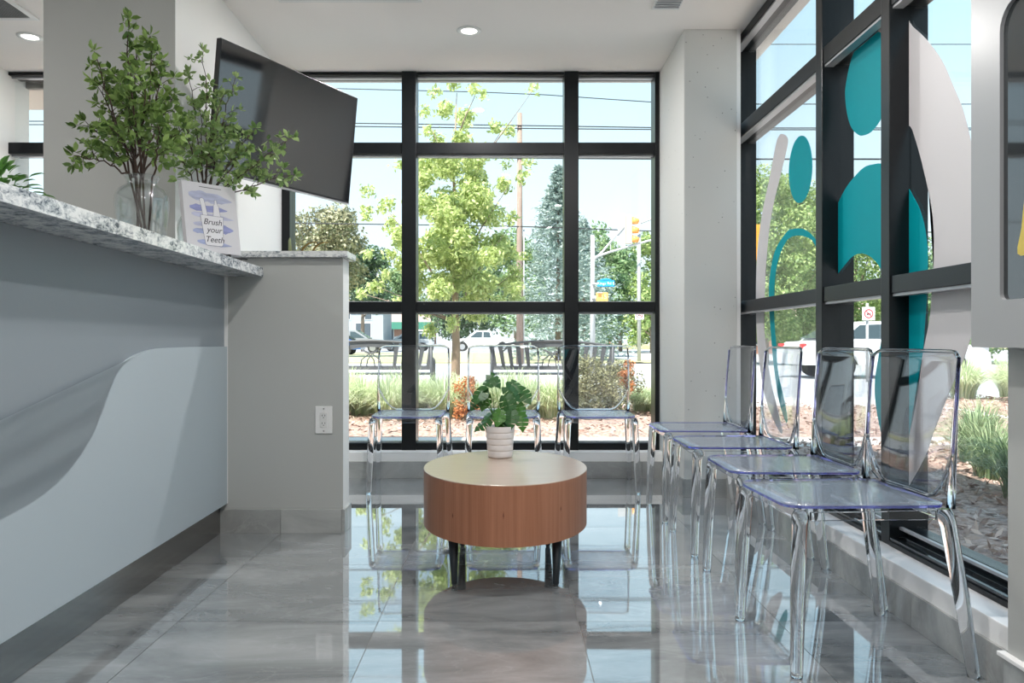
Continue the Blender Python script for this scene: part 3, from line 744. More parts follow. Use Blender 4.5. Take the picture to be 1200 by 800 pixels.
# ------------------------------------------------------------------ things on the counter
def vase(x, y, label, s=1.0):
    v = empty('glass_vase', (x, y, 1.2475), label=label, cat='vase')
    pr = [(0, 0), (.062, 0), (.074, .006), (.080, .03), (.088, .10), (.091, .145), (.088, .172), (.076, .195), (.060, .206), (.052, .212), (.051, .222), (.058, .236), (.061, .243),
          (.058, .243), (.048, .224), (.048, .210), (.056, .202), (.072, .191), (.083, .170), (.0865, .145), (.084, .10), (.076, .03), (.070, .012), (0, .010)]
    MB().lathe([(r * s, z * s) for r, z in pr], seg=48).build('glass_body', M['glassvase'], v)
    return v
VA, VB = (-1.300, 2.81), (-1.345, 3.45)
vase(*VA, 'round shouldered clear glass vase on the counter, nearest the camera')
vase(*VB, 'clear glass vase half hidden behind the propped picture')
M['twig'] = pm('brown_twig', (.055, .030, .022), .6)
M['leafC'] = leafmat('branch_leaves', (.055, .12, .025), (.33, .48, .14), .35, .45)
M['leafD'] = leafmat('branch_leaves_pale', (.10, .20, .05), (.44, .58, .24), .4, .45)
def arrangement(base, targets, label, mat, seed):
    r_ = random.Random(seed); rg = np.random.RandomState(seed)
    root = empty('leafy_branches', (base[0], base[1], 1.262), label=label, cat='plant')
    O = Vector((base[0], base[1], 1.262)); Ps, Us, Vs = [], [], []
    neck = Vector((base[0], base[1], 1.2475 + .235))
    tw = MB()
    def cluster(p, d, n, sz):
        d = d.normalized()
        for k in range(n):
            a = Vector((r_.gauss(0, 1), r_.gauss(0, 1), r_.gauss(0, 1)))
            dd = (d * .55 + a * .75); dd.normalize()
            s2 = Vector((r_.gauss(0, 1), r_.gauss(0, 1), r_.gauss(0, 1))).cross(dd).normalized()
            L = sz * r_.uniform(.7, 1.25)
            Ps.append(p + dd * (L * .62) - O); Us.append(dd * L * .55); Vs.append(s2 * L * .27)
    for ti, (px, py, dY) in enumerate(targets):
        E = at(px, py, base[1] + dY)
        st = Vector((base[0] + r_.uniform(-.022, .022), base[1] + r_.uniform(-.022, .022), 1.264))
        nk = neck + Vector((r_.uniform(-.032, .032), r_.uniform(-.032, .032), 0))
        if E.x > base[0] + .05: nk.x = base[0] + r_.uniform(.01, .036)
        if E.x < base[0] - .05: nk.x = base[0] - r_.uniform(.01, .036)
        if ti % 3 == 0: last = nk.copy()
        else: nk = last + Vector((0, 0, .004 * (ti % 3)))
        mid = nk.lerp(E, .5) + Vector((0, 0, .10 * (E - nk).length)) + Vector((r_.uniform(-.02, .02), r_.uniform(-.02, .02), 0))
        pts = []
        for k in range(13):
            t = k / 12; pts.append(nk * (1 - t) ** 2 + mid * 2 * t * (1 - t) + E * t * t + Vector((r_.gauss(0, .003), r_.gauss(0, .003), r_.gauss(0, .003))) * (1 if k < 12 else 0))
        full = ([st, st.lerp(nk, .5)] if ti % 3 == 0 else []) + pts
        rad = [.0042 - .0030 * i / (len(full) - 1) for i in range(len(full))]
        MB().tube([p - O for p in full], rad, 6).build('stem', M['twig'], root)
        L = (E - nk).length
        for k in range(4, 13):
            t = k / 12
            if t * L < .05: continue
            p = pts[k]; fw = (pts[k] - pts[k - 1]).normalized()
            if k == 12: cluster(p, fw, 7, .032); continue
            for q in range(r_.choice((1, 2, 2))):
                sd_ = Vector((r_.gauss(0, 1), r_.gauss(0, .8), r_.gauss(0.15, .7))).normalized()
                ln = r_.uniform(.03, .085) * (1.25 - t * .6)
                e2 = p + (sd_ * .8 + fw * .6).normalized() * ln
                tw.tube([p - O, (p + e2) / 2 + Vector((0, 0, .004)) - O, e2 - O], [.0014, .0011, .0008], 4)
                cluster(e2, e2 - p, r_.choice((5, 6, 7)), .029)
                if r_.random() < .6: cluster(p.lerp(e2, .55), sd_, 3, .026)
    tw.build('side_twigs', M['twig'], root, kind='stuff')
    me = leaves_mesh('leaves', np.array(Ps), np.array(Us), np.array(Vs), .25)
    link('leaves', me, mat, root, kind='stuff')
arrangement(VA, [(150, 22, 0), (160, 52, .05), (110, 60, -.03), (176, 42, .02), (150, 70, -.1), (190, 70, .1), (115, 102, .0), (100, 142, .05), (86, 182, -.05), (140, 95, .12), (205, 110, .08), (172, 100, -.12), (128, 148, -.12), (160, 125, .15), (215, 150, .1), (185, 140, -.1)],
            'tall airy green branches standing in the nearest glass vase', M['leafC'], 3)
arrangement(VB, [(238, 60, 0), (222, 85, .03), (276, 90, .02), (262, 112, -.05), (300, 150, .0), (344, 160, .03), (345, 205, .0), (322, 180, -.08), (290, 175, .06), (250, 150, -.08), (235, 120, .08), (212, 135, -.03), (268, 145, .1), (200, 165, .0)],
            'pale green branches spreading from behind the propped picture towards the television', M['leafD'], 5)

# propped picture
pmx = frame_from((-1.238, 3.314, 1.4195), R(40.24), R(-10.25))
pic = empty('propped_picture', (0, 0, 0), label='white canvas picture reading Brush your Teeth propped on the counter', cat='picture'); pic.matrix_world = pmx
W2, H2 = .2425 / 2, .3015 / 2
MB().box((-W2, -H2, -.026), (W2, H2, 0), .001).build('canvas', pm('canvas_white', (.60, .59, .62), .6), pic)
M['wash'] = [pm('wash_%d' % i, c, .7, noise=.18, nscale=14, stretch=(1, 4, 1)) for i, c in enumerate(((.40, .42, .56), (.26, .28, .50), (.33, .37, .56), (.45, .46, .60)))]
def stroke(x0, x1, y, h, mi, slope=0.0):
    n = 12; up, dn = [], []; r_ = random.Random(int(y * 999) + mi)
    for k in range(n + 1):
        t = k / n; x = x0 + (x1 - x0) * t; taper = min(1, t * 5 + .35) * min(1, (1 - t) * 3 + .1); c = y + slope * t
        up.append((x, c + h / 2 * taper * r_.uniform(.8, 1.1), .0003 + mi * .0001)); dn.append((x, c - h / 2 * taper * r_.uniform(.8, 1.1), .0003 + mi * .0001))
    mb = MB(); mb.prism(up + dn[::-1], (0, 0, .0001)); bmesh.ops.triangulate(mb.bm, faces=mb.bm.faces[:]); mb.build('paint_stroke', M['wash'][mi], pic)
stroke(-.095, .10, .095, .045, 0, -.012); stroke(-.095, .075, .040, .030, 1, .0); stroke(-.09, .10, .012, .024, 3, -.01)
stroke(-.085, .03, -.030, .02, 3, .0); stroke(-.02, .095, -.045, .040, 1, .0); stroke(-.09, .02, -.062, .022, 2, .004); stroke(-.075, .08, -.105, .022, 2, -.01)
M['cupw'] = pm('cup_white', (.70, .69, .72), .6); M['inkl'] = pm('ink_line', (.10, .10, .16), .7)
for nm, q in (('toothbrush', [(-.040, .006), (-.046, .060), (-.050, .078), (-.040, .086), (-.030, .080), (-.024, .048), (-.018, .006)]),
              ('paste_tube', [(.006, .006), (.012, .058), (.017, .064), (.019, .082), (.027, .082), (.029, .064), (.035, .056), (.040, .006)]),
              ('toothbrush_cup', [(-.052, .010), (.052, .010), (.040, -.112), (.034, -.120), (-.034, -.120), (-.040, -.112)])):
    z = .0014 if nm == 'toothbrush_cup' else .0011
    MB().prism([(x, y, z) for x, y in q], (0, 0, .0001)).build(nm, M['cupw'], pic)
    n_ = len(q)
    for k in range(n_):
        (x0, y0), (x1, y1) = q[k], q[(k + 1) % n_]
        if nm != 'toothbrush_cup' and k == n_ - 1: continue
        dx, dy = x1 - x0, y1 - y0; l_ = math.hypot(dx, dy); ox, oy = -dy / l_ * .0006, dx / l_ * .0006
        MB().prism([(x0 - ox, y0 - oy, z + .00012), (x1 - ox, y1 - oy, z + .00012), (x1 + ox, y1 + oy, z + .00012), (x0 + ox, y0 + oy, z + .00012)], (0, 0, .0001)).build('ink_outline', M['inkl'], pic)
M['ink'] = pm('black_ink', (.02, .02, .03), .6)
def text(body, size, mat, parent, mtx, name='lettering', shear=.0, ext=.0002, align='CENTER'):
    cu = bpy.data.curves.new(name, 'FONT'); cu.body = body; cu.size = size; cu.shear = shear; cu.extrude = ext; cu.align_x = align; cu.align_y = 'CENTER'
    o = bpy.data.objects.new('tmp', cu); C.objects.link(o)
    dg = bpy.context.evaluated_depsgraph_get(); me = bpy.data.meshes.new_from_object(o.evaluated_get(dg)); bpy.data.objects.remove(o)
    me.materials.clear(); q = link(name, me, mat, parent); q.matrix_local = mtx; return q
for tx, y, sx_ in (('Brush', -.018, .0), ('your', -.052, .004), ('Teeth', -.094, .002)):
    text(tx, .036, M['ink'], pic, Matrix.Translation((sx_, y, .0018)), shear=.3)
MB().box((-.045, .132, .0004), (.055, .1345, .0006)).build('caption_line', M['ink'], pic)
es = empty('display_easel', (-1.19, 3.36, 1.2475), R(-50), label='small black easel foot holding up the propped picture', cat='easel')
MB().box((-.10, -.03, 0.0005), (.095, -.018, .016), .002).build('front_rest', M['tvb'], es)
MB().box((-.02, -.02, 0.0005), (-.01, .07, .008), .001).build('foot', M['tvb'], es); MB().box((.04, -.02, 0.0005), (.05, .07, .008), .001).build('foot', M['tvb'], es)

# left-edge bushy plant on the counter
lp = empty('bushy_plant', (-1.72, 2.62, 1.2475), label='bushy broad-leaved green plant at the left edge of the counter', cat='plant')
MB().lathe([(0, 0), (.07, 0), (.085, .09), (.08, .09), (.06, .012), (0, .012)], seg=24).build('pot', M['pot'], lp)
r_ = random.Random(11); bl = bpy.data.meshes.new('leaf')
mb = MB(); pts = [(0, 0, 0), (.28, .25, .03), (.34, .5, .0), (.22, .8, -.08), (0, 1, -.2)]
mv = [mb.bm.verts.new((0, p[1], p[2] - .04)) for p in pts]
for s in (-1, 1):
    ev = [mv[0]] + [mb.bm.verts.new((s * p[0], p[1], p[2])) for p in pts[1:4]] + [mv[4]]
    for k in range(4):
        vs = []; [vs.append(v) for v in (mv[k], ev[k], ev[k + 1], mv[k + 1]) if v not in vs]
        f = mb.bm.faces.new(vs); f.smooth = True
mb.bm.to_mesh(bl); bl.materials.append(leafmat('broad_leaves', (.08, .24, .04), (.20, .44, .09), .25, .35))
for k in range(150):
    a = r_.uniform(0, 6.28); el = r_.uniform(-.1, 1.3); rr = r_.uniform(.03, .15)
    dv = Vector((math.cos(a) * math.cos(el), math.sin(a) * math.cos(el), math.sin(el)))
    base = Vector((0, 0, .10)) + dv * rr * Vector((1, 1, .9)).length / 1.6
    L = r_.uniform(.038, .055); up = Vector((0, 0, 1)) + dv * .3; xx = dv.cross(up)
    if xx.length < .1: xx = Vector((1, 0, 0))
    xx.normalize(); dd = (dv + Vector((0, 0, -.3))).normalized(); zz = xx.cross(dd).normalized()
    o = bpy.data.objects.new('leaf', bl); C.objects.link(o); o.parent = lp
    mt = Matrix.Identity(4)
    for q in range(3): mt[q][0] = xx[q] * L; mt[q][1] = dd[q] * L; mt[q][2] = zz[q] * L; mt[q][3] = base[q]
    o.matrix_local = mt
    if k % 4 == 0: MB().tube([(0, 0, .012), base], [.002, .0015], 5).build('stem', M['leafB'], lp)

# brass blades standing on the half wall
br = empty('brass_ornament', (-.95, 3.76, 1.3225), label='curved brass blade ornament standing on the half wall cap', cat='ornament')
M['brass'] = pm('aged_brass', (.30, .21, .07), .3, metal=.8)
MB().box((-.13, -.02, 0), (.06, .02, .006), .002).build('base', M['brass'], br)
for px in (353, 366):
    p0 = at(px, 296, 3.76) - br.location; p0.z = .005
    MB().tube([p0, p0 + Vector((.012, 0, .022)), p0 + Vector((.035, 0, .042)), p0 + Vector((.062, 0, .048)), p0 + Vector((.08, 0, .046))], [.006, .005, .004, .003, .001], 8, sq=.5).build('blade', M['brass'], br)
p0 = at(340, 296, 3.76) - br.location
MB().tube([(p0.x, 0, .004), (p0.x - .002, 0, .06), (p0.x - .001, 0, .075)], [.009, .007, .002], 8, sq=.4).build('blade', pm('green_blade', (.30, .34, .18), .4), br)

# ------------------------------------------------------------------ outdoors: ground
M['pave'] = pm('pale_paving', (.64, .60, .56), .85, noise=.06, nscale=3)
M['road'] = pm('asphalt_bleached', (.44, .44, .45), .9, noise=.06, nscale=2)
M['lawn'] = pm('dry_lawn', (.36, .37, .19), .95, col2=(.50, .46, .30), nscale=3, bump=.6, bscale=60)
M['mulch'] = pm('brown_mulch', (.20, .12, .09), .95, col2=(.52, .38, .32), nscale=28, bump=1.0, bscale=50, detail=6)
MB().box((-160, -30, -.4), (200, 300, -.12)).build('ground_1', pm('earth', (.35, .33, .3), .9), kind='structure')
def slab(name, x0, y0, x1, y1, z0, z1, m): return MB().box((x0, y0, z0), (x1, y1, z1)).build(name, m, kind='structure')
slab('pavement_1', -60, 5.5, 9.8, 12.9, -.12, -.02, M['pave'])
slab('pavement_2', 1.62, -20, 9.8, 5.5, -.12, -.02, M['pave'])
slab('road_1', -60, 12.9, 90, 33, -.12, -.03, M['road'])
slab('road_2', 9.8, -20, 26, 12.9, -.12, -.03, M['road'])
slab('lawn_1', -60, 33, 5.8, 62, -.12, .03, M['lawn'])
slab('lawn_2', 26, -20, 60, 12.9, -.12, .03, M['lawn'])
slab('lawn_3', 5.0, 33, 7.2, 37, -.12, .05, M['lawn'])
slab('road_3', -120, 62, 120, 88, -.12, .0, M['road'])
slab('road_4', 5.8, 33, 90, 62, -.12, .0, M['road'])
slab('parking_1', -120, 88, 2, 135, -.12, .5, M['road'])
slab('lawn_4', 2, 92, 120, 190, -.12, .5, M['lawn'])
# planting beds with mulch chips
def bed(name, x0, y0, x1, y1, n, seed, label):
    rg = np.random.RandomState(seed)
    b = empty(name, ((x0 + x1) / 2, (y0 + y1) / 2, 0), kind='structure')
    cx0, cy0 = (x0 + x1) / 2, (y0 + y1) / 2
    mb = MB(); nx, ny = max(4, int((x1 - x0) / .35)), max(4, int((y1 - y0) / .35)); gv = {}
    for i in range(nx + 1):
        for j in range(ny + 1):
            e_ = 0 if i in (0, nx) or j in (0, ny) else .03 + rg.rand() * .035
            gv[i, j] = mb.bm.verts.new((x0 + (x1 - x0) * i / nx - cx0, y0 + (y1 - y0) * j / ny - cy0, -.02 + e_))
    for i in range(nx):
        for j in range(ny):
            f = mb.bm.faces.new((gv[i, j], gv[i + 1, j], gv[i + 1, j + 1], gv[i, j + 1])); f.smooth = True
    mb.build('mulch_bed', M['mulch'], b)
    P = np.stack([rg.uniform(x0 - cx0, x1 - cx0, n), rg.uniform(y0 - cy0, y1 - cy0, n), rg.uniform(.02, .055, n)], 1)
    U = unit(rg.normal(size=(n, 3)) * [1, 1, .35]) * rg.uniform(.02, .045, (n, 1)); V = unit(np.cross(U, rg.normal(size=(n, 3)))) * .010
    link('mulch_chips', quads_mesh('chips', P, U, V), M['chips'], b, kind='stuff')
M['chips'] = leafmat('bark_chips', (.20, .11, .085), (.66, .50, .42), 0, .9)
bed('planting_bed', -9, 7.55, 6, 10.9, 9000, 1, '')
bed('planting_bed', 1.75, 1.0, 4.5, 6.9, 6000, 2, '')
bed('planting_bed', 6.2, 3.5, 8.6, 12.5, 4000, 3, '')

# grasses -------------------------------------------------------------------
def grass_mesh(seed, n, h, spread, w_):
    rg = np.random.RandomState(seed); me = bpy.data.meshes.new('blades'); seg = 5
    a = rg.uniform(0, 2 * np.pi, n); r0 = rg.uniform(0, .10, n) * spread / .4; L = h * rg.uniform(.7, 1.25, n); out_ = spread * rg.uniform(.2, 1.1, n)
    V = np.empty((n, seg + 1, 2, 3), np.float32)
    dx, dy = np.cos(a), np.sin(a); px_, py_ = -dy, dx
    for k in range(seg + 1):
        t = k / seg
        rr = r0 + out_ * t ** 1.7; z = L * (1.45 * t - .62 * t ** 2.6 * (0.5 + out_ / spread))
        wv = w_ * (1 - t) ** .6 + .0006
        for s, sg in ((0, -1), (1, 1)):
            V[:, k, s, 0] = dx * rr + px_ * wv * sg; V[:, k, s, 1] = dy * rr + py_ * wv * sg; V[:, k, s, 2] = z
    idx = np.arange(n * (seg + 1) * 2).reshape(n, seg + 1, 2)
    q = np.stack([idx[:, :-1, 0], idx[:, :-1, 1], idx[:, 1:, 1], idx[:, 1:, 0]], -1).reshape(-1)
    nf = n * seg
    me.vertices.add(V.size // 3); me.vertices.foreach_set('co', V.reshape(-1)); me.loops.add(nf * 4); me.loops.foreach_set('vertex_index', q.astype(np.int32))
    me.polygons.add(nf); me.polygons.foreach_set('loop_start', np.arange(0, nf * 4, 4, dtype=np.int32)); me.polygons.foreach_set('loop_total', np.full(nf, 4, np.int32)); me.update(calc_edges=True)
    return me
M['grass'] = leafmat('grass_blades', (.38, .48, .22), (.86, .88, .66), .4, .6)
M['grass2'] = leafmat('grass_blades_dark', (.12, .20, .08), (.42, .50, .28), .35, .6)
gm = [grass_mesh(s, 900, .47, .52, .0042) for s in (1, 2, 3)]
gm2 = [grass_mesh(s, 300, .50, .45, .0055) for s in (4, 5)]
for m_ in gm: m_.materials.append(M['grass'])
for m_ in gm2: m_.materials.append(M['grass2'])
def clump(x, y, s, meshes, label, group, i):
    o = bpy.data.objects.new('ornamental_grass', meshes[i % len(meshes)]); C.objects.link(o)
    o.location = (x, y, .0); o.scale = (s, s, s * rnd.uniform(.9, 1.1)); o.rotation_euler.z = rnd.uniform(0, 6); tag(o, label, 'grass clump', group)
i = 0
for px in (395, 425, 455, 488, 520, 556, 590, 622, 645):
    Y = 9.1 + rnd.uniform(-.25, .25); p = at(px, 490, Y); clump(p.x, Y, .98, gm, 'pale green arching grass clump in the mulch bed behind the back window', 'grass clumps behind the back window', i); i += 1
for px in (410, 470, 536, 605):
    Y = 9.9; p = at(px, 490, Y); clump(p.x, Y, 1.0, gm, 'pale green arching grass clump in the mulch bed behind the back window', 'grass clumps behind the back window', i); i += 1
for px in (752, 772, 800): 
    Y = 9.6 + .2 * (i % 2); p = at(px, 490, Y); clump(p.x, Y, .78, gm, 'pale green grass clump outside beside the corner column', 'grass clumps beside the column', i); i += 1
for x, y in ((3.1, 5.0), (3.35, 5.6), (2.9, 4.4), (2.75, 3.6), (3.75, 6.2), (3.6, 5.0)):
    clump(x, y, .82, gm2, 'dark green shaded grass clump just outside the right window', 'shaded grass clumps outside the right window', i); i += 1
for x, y in ((7.5, 11.2), (7.0, 12.0), (6.9, 9.6), (8.0, 12.4)):
    clump(x, y, 1.25, gm, 'sunlit yellow-green grass clump past the paving outside the right window', 'sunlit grass clumps outside the right window', i); i += 1

# foliage -------------------------------------------------------------------
def crown_mesh(seed, blobs, n, size, droop=.0, flat=.55):
    rg = np.random.RandomState(seed); P = []; 
    bl_ = np.array(blobs, float); wts = bl_[:, 3] ** 2; wts /= wts.sum(); ids = rg.choice(len(bl_), n, p=wts)
    d_ = unit(rg.normal(size=(n, 3))); rad = rg.uniform(.55, 1.03, n) ** .6
    P = bl_[ids, :3] + d_ * (bl_[ids, 3] * rad)[:, None] * [1, 1, .85]
    P += rg.normal(size=(n, 3)) * size * .8
    nrm = unit(d_ * .7 + rg.normal(size=(n, 3)) * .6 + [0, 0, .4])
    U = unit(np.cross(nrm, rg.normal(size=(n, 3)))); V = np.cross(nrm, U)
    s = size * rg.uniform(.6, 1.3, (n, 1)); U[:, 2] -= droop; U = unit(U)
    return quads_mesh('leaves', P, U * s, V * s * flat, .2)
def blobs_for(rg, w_, h, z0, nb, rb):
    o = []
    for k in range(nb):
        t = rg.rand(); a = rg.rand() * 6.283; zz = z0 + h * (.08 + .9 * rg.rand())
        f = math.sin(math.pi * min(1, max(.06, (zz - z0) / h * .85 + .12))) ** .6
        r = w_ * f * math.sqrt(rg.rand()) * .85
        o.append((math.cos(a) * r, math.sin(a) * r, zz, rb * rg.uniform(.7, 1.3)))
    return o
def tree(name, x, y, h, w_, z0, mat, label, seed, n=7000, size=.10, nb=30, rb=.5, trunk=.12, group=None, cat='tree', gz=0):
    rg = np.random.RandomState(seed); r = empty(name, (x, y, gz), label=label, cat=cat, group=group)
    bl_ = blobs_for(rg, w_, h - z0, z0, nb, rb)
    link('foliage', crown_mesh(seed, bl_, n, size), mat, r, kind='stuff')
    mb = MB(); mb.tube([(0, 0, -.05), (.02 * trunk, 0, h * .3), (0, .03, h * .6), (0, 0, h * .85)], [trunk * .55, trunk * .45, trunk * .25, .01], 8); mb.build('trunk', M['bark'], r)
    for k, b in enumerate(bl_[::3][:8]):
        zb = max(z0 * .7, b[2] * .55)
        MB().tube([(0, 0, zb), (b[0] * .5, b[1] * .5, (zb + b[2]) / 2 + .1), b[:3]], [trunk * .22, trunk * .13, .006], 5).build('branch', M['bark'], r)
    return r
M['bark'] = pm('grey_brown_bark', (.22, .17, .13), .9, noise=.3, nscale=10, bump=.5, bscale=30, stretch=(1, 1, .2))
Lm = {k: leafmat('foliage_' + k, a, b, t) for k, a, b, t in (
    ('young', (.28, .38, .10), (.74, .80, .38), .4), ('olive', (.12, .15, .06), (.50, .46, .30), .2), ('dark', (.05, .10, .05), (.18, .27, .14), .2),
    ('blue', (.16, .25, .22), (.50, .58, .54), .2), ('light', (.16, .27, .07), (.50, .60, .24), .35), ('mid', (.10, .20, .08), (.34, .46, .22), .3),
    ('rust', (.35, .12, .04), (.75, .34, .14), .3), ('brownbush', (.12, .12, .06), (.42, .40, .22), .3))}
# the young tree right behind the back window: crown built from the outline in the photo
yt = empty('young_street_tree', (at(533, 460, 12).x, 12, 0), label='slender young tree with bright yellow-green leaves close behind the back window', cat='tree')
X0 = yt.location.x; rg = np.random.RandomState(2); bl_ = []
env = [(535, 98, 10), (556, 105, 8), (568, 110, 7), (522, 130, 16), (545, 140, 16), (575, 150, 14), (598, 150, 8), (625, 103, 7), (505, 150, 9), (515, 165, 12), (470, 195, 10), (495, 200, 18), (525, 195, 26), (560, 190, 24), (590, 190, 12), (618, 178, 6), (500, 240, 24), (530, 240, 30), (565, 240, 28), (595, 215, 14), (432, 222, 8), (452, 240, 12), (455, 265, 12), (480, 280, 22), (510, 290, 26), (545, 290, 30), (580, 290, 24), (600, 260, 10), (606, 318, 14), (470, 310, 14), (450, 318, 9), (485, 335, 18), (520, 335, 22), (560, 335, 26), (595, 335, 18), (440, 335, 10), (420, 343, 8), (500, 362, 16), (545, 362, 16), (580, 352, 14), (612, 300, 8), (470, 350, 10), (500, 385, 14), (530, 380, 14), (560, 372, 12), (455, 300, 9), (590, 285, 16), (500, 215, 18), (560, 215, 22), (610, 205, 10), (540, 165, 16), (600, 345, 16), (490, 310, 20), (430, 250, 9), (430, 300, 8), (540, 320, 26), (530, 260, 26), (620, 190, 8), (500, 130, 8), (510, 105, 7)]
for px, py, rp_ in env:
    for k in range(max(2, int(rp_ / 5))):
        y = rg.uniform(-1, 1) * min(1.2, rp_ / 20); p = at(px + rg.uniform(-.5, .5) * rp_, py + rg.uniform(-.5, .5) * rp_, 12 + y) - Vector((X0, 12, 0))
        bl_.append((p.x, y, p.z, max(.05, rp_ * 12 / F * rg.uniform(.35, .6))))
link('foliage', crown_mesh(21, bl_, 27000, .043, .35, .45), Lm['young'], yt, kind='stuff')
MB().tube([(.0, 0, -.05), (.02, 0, .8), (.0, .02, 1.5), (.05, 0, 2.4), (-.02, 0, 3.4), (.03, 0, 4.7)], [.085, .065, .055, .035, .02, .006], 10).build('trunk', pm('tan_bark', (.34, .25, .18), .9, noise=.2, bump=.5, stretch=(1, 1, .2)), yt)
for px, py in ((470, 198), (450, 240), (505, 150), (560, 105), (625, 105), (598, 215), (605, 318), (440, 335), (590, 150), (420, 343), (520, 290), (575, 250), (600, 260), (480, 280)):
    p = at(px, py, 12 + rnd.uniform(-.5, .5)) - Vector((X0, 12, 0)); zb = max(1.2, p.z - abs(p.x) * 1.1 - .4)
    MB().tube([(0, 0, zb), (p.x * .45, p.y * .5, (zb + p.z) / 2), tuple(p)], [.018, .011, .003], 5).build('branch', M['bark'], yt)

def spruce(x, y, h, w_, label, seed, mat, n=9000, gz=0, z0=.2):
    rg = np.random.RandomState(seed); r = empty('spruce_tree', (x, y, gz), label=label, cat='tree')
    MB().tube([(0, 0, -.05), (0, 0, h * .98)], [.16, .01], 8).build('trunk', M['bark'], r)
    nb = 210; P, U, V = [], [], []
    for b in range(nb):
        t = (b + rg.rand()) / nb; z = z0 + (h - z0) * t ** .9; a = b * 2.399 + rg.rand() * .5; L = w_ * (1 - t) ** .85 * rg.uniform(.7, 1.12) + .08
        m_ = int(n / nb); s = rg.rand(m_) ** .7
        ps = np.stack([np.cos(a) * L * s, np.sin(a) * L * s, z - .22 * L * s + .18 * L * s ** 2], 1) + rg.normal(size=(m_, 3)) * (.05 + .10 * L * s[:, None] * .6) * [1, 1, .55]
        P.append(ps); u = np.stack([np.full(m_, np.cos(a)), np.full(m_, np.sin(a)), np.full(m_, .1)], 1) + rg.normal(size=(m_, 3)) * .5
        U.append(unit(u) * rg.uniform(.06, .16, (m_, 1))); V.append(unit(np.cross(u, rg.normal(size=(m_, 3)))) * .035)
    link('foliage', quads_mesh('needles', np.concatenate(P), np.concatenate(U), np.concatenate(V), .2), mat, r, kind='stuff')
spruce(at(654, 400, 36).x, 36, 8.9, 2.8, 'tall blue-grey spruce behind the wooden utility pole', 31, Lm['blue'], 15000)
spruce(at(684, 400, 46).x, 46, 8.0, 3.2, 'blue-grey spruce behind the traffic signal pole', 32, Lm['blue'], 12000)
def T(px, Y): return at(px, 400, Y).x
tree('broadleaf_tree', T(380, 44), 44, 8.3, 2.7, 2.8, Lm['olive'], 'olive-brown leaved tree at the left of the back window', 41, 11000, .12, 44, .75, .3)
tree('broadleaf_tree', T(425, 70), 70, 9.0, 3.4, 4.2, Lm['dark'], 'dark green tree between the olive tree and the young tree', 42, 9000, .16, 36, 1.0, .35)
tree('broadleaf_tree', T(466, 128), 128, 11.5, 6.5, 1.0, Lm['mid'], 'distant mid green tree behind the parked van', 43, 8000, .26, 36, 1.5, .4, gz=.5)
tree('broadleaf_tree', T(548, 100), 100, 10.0, 6.0, .8, Lm['dark'], 'distant dark tree behind the white pickup truck', 44, 8000, .26, 36, 1.7, .4, gz=.5)
tree('broadleaf_tree', T(604, 92), 92, 12.5, 5.0, .8, Lm['mid'], 'distant tree filling the gap behind the utility pole', 45, 8000, .26, 36, 1.5, .4, gz=.5)
tree('broadleaf_tree', T(697, 62), 62, 9.9, 2.6, .8, Lm['mid'], 'green tree rising behind the traffic signal pole', 46, 8000, .17, 34, .9, .35)
tree('broadleaf_tree', T(727, 70), 70, 8.8, 3.5, .8, Lm['mid'], 'rounded green tree under the traffic signal', 47, 9000, .18, 34, 1.1, .35)
tree('broadleaf_tree', T(764, 60), 60, 8.8, 2.4, .6, Lm['light'], 'yellow-green tree at the right edge of the back window', 48, 8000, .15, 34, .8, .3)
tree('broadleaf_tree', T(800, 66), 66, 9.0, 3.0, .6, Lm['mid'], 'green tree hidden mostly by the corner column', 49, 4000, .18, 28, 1.0, .3)
# trees seen through the right window
tree('broadleaf_tree', T(898, 31), 31, 7.9, 1.75, .8, Lm['light'], 'sunlit yellow-green tree seen past the white vinyl arc', 51, 14000, .085, 44, .55, .2)
tree('broadleaf_tree', T(943, 34), 34, 7.4, 2.4, .6, Lm['light'], 'sunlit leafy tree seen under the teal oval', 52, 17000, .09, 52, .66, .22)
tree('broadleaf_tree', T(1003, 38), 38, 7.0, 3.2, .6, Lm['light'], 'leafy tree seen through the arch of the teal shape', 53, 13000, .085, 44, .7, .25)
tree('broadleaf_tree', T(965, 50), 50, 8.6, 5.0, .4, Lm['mid'], 'darker background tree across the road on the right', 54, 10000, .14, 40, 1.2, .3)
tree('broadleaf_tree', T(1100, 34), 34, 5.4, 3.6, .4, Lm['mid'], 'green tree across the road seen beside the white crescent', 55, 10000, .10, 40, .9, .3)
tree('broadleaf_tree', T(1190, 32), 32, 5.2, 3.6, .4, Lm['light'], 'yellow-green tree beyond the wall display', 56, 8000, .10, 36, .9, .3)
# shrubs in the bed
tree('low_shrub', T(688, 8.9), 8.9, .66, .40, .05, Lm['brownbush'], 'olive-brown mounded shrub outside behind the right chair', 61, 7000, .016, 34, .12, .02, cat='shrub')
tree('low_shrub', T(722, 9.4), 9.4, .58, .34, .05, Lm['brownbush'], 'smaller brownish shrub outside next to the mounded shrub', 62, 5000, .016, 30, .11, .02, cat='shrub')
tree('low_shrub', T(545, 8.6), 8.6, .50, .13, .08, Lm['rust'], 'small rust-orange shrub in the bed by the young tree', 63, 1500, .016, 14, .06, .015, cat='shrub')
tree('low_shrub', T(735, 9.1), 9.1, .66, .10, .30, Lm['rust'], 'thin orange-tipped shrub at the right of the mounded shrub', 64, 700, .014, 10, .05, .012, cat='shrub')

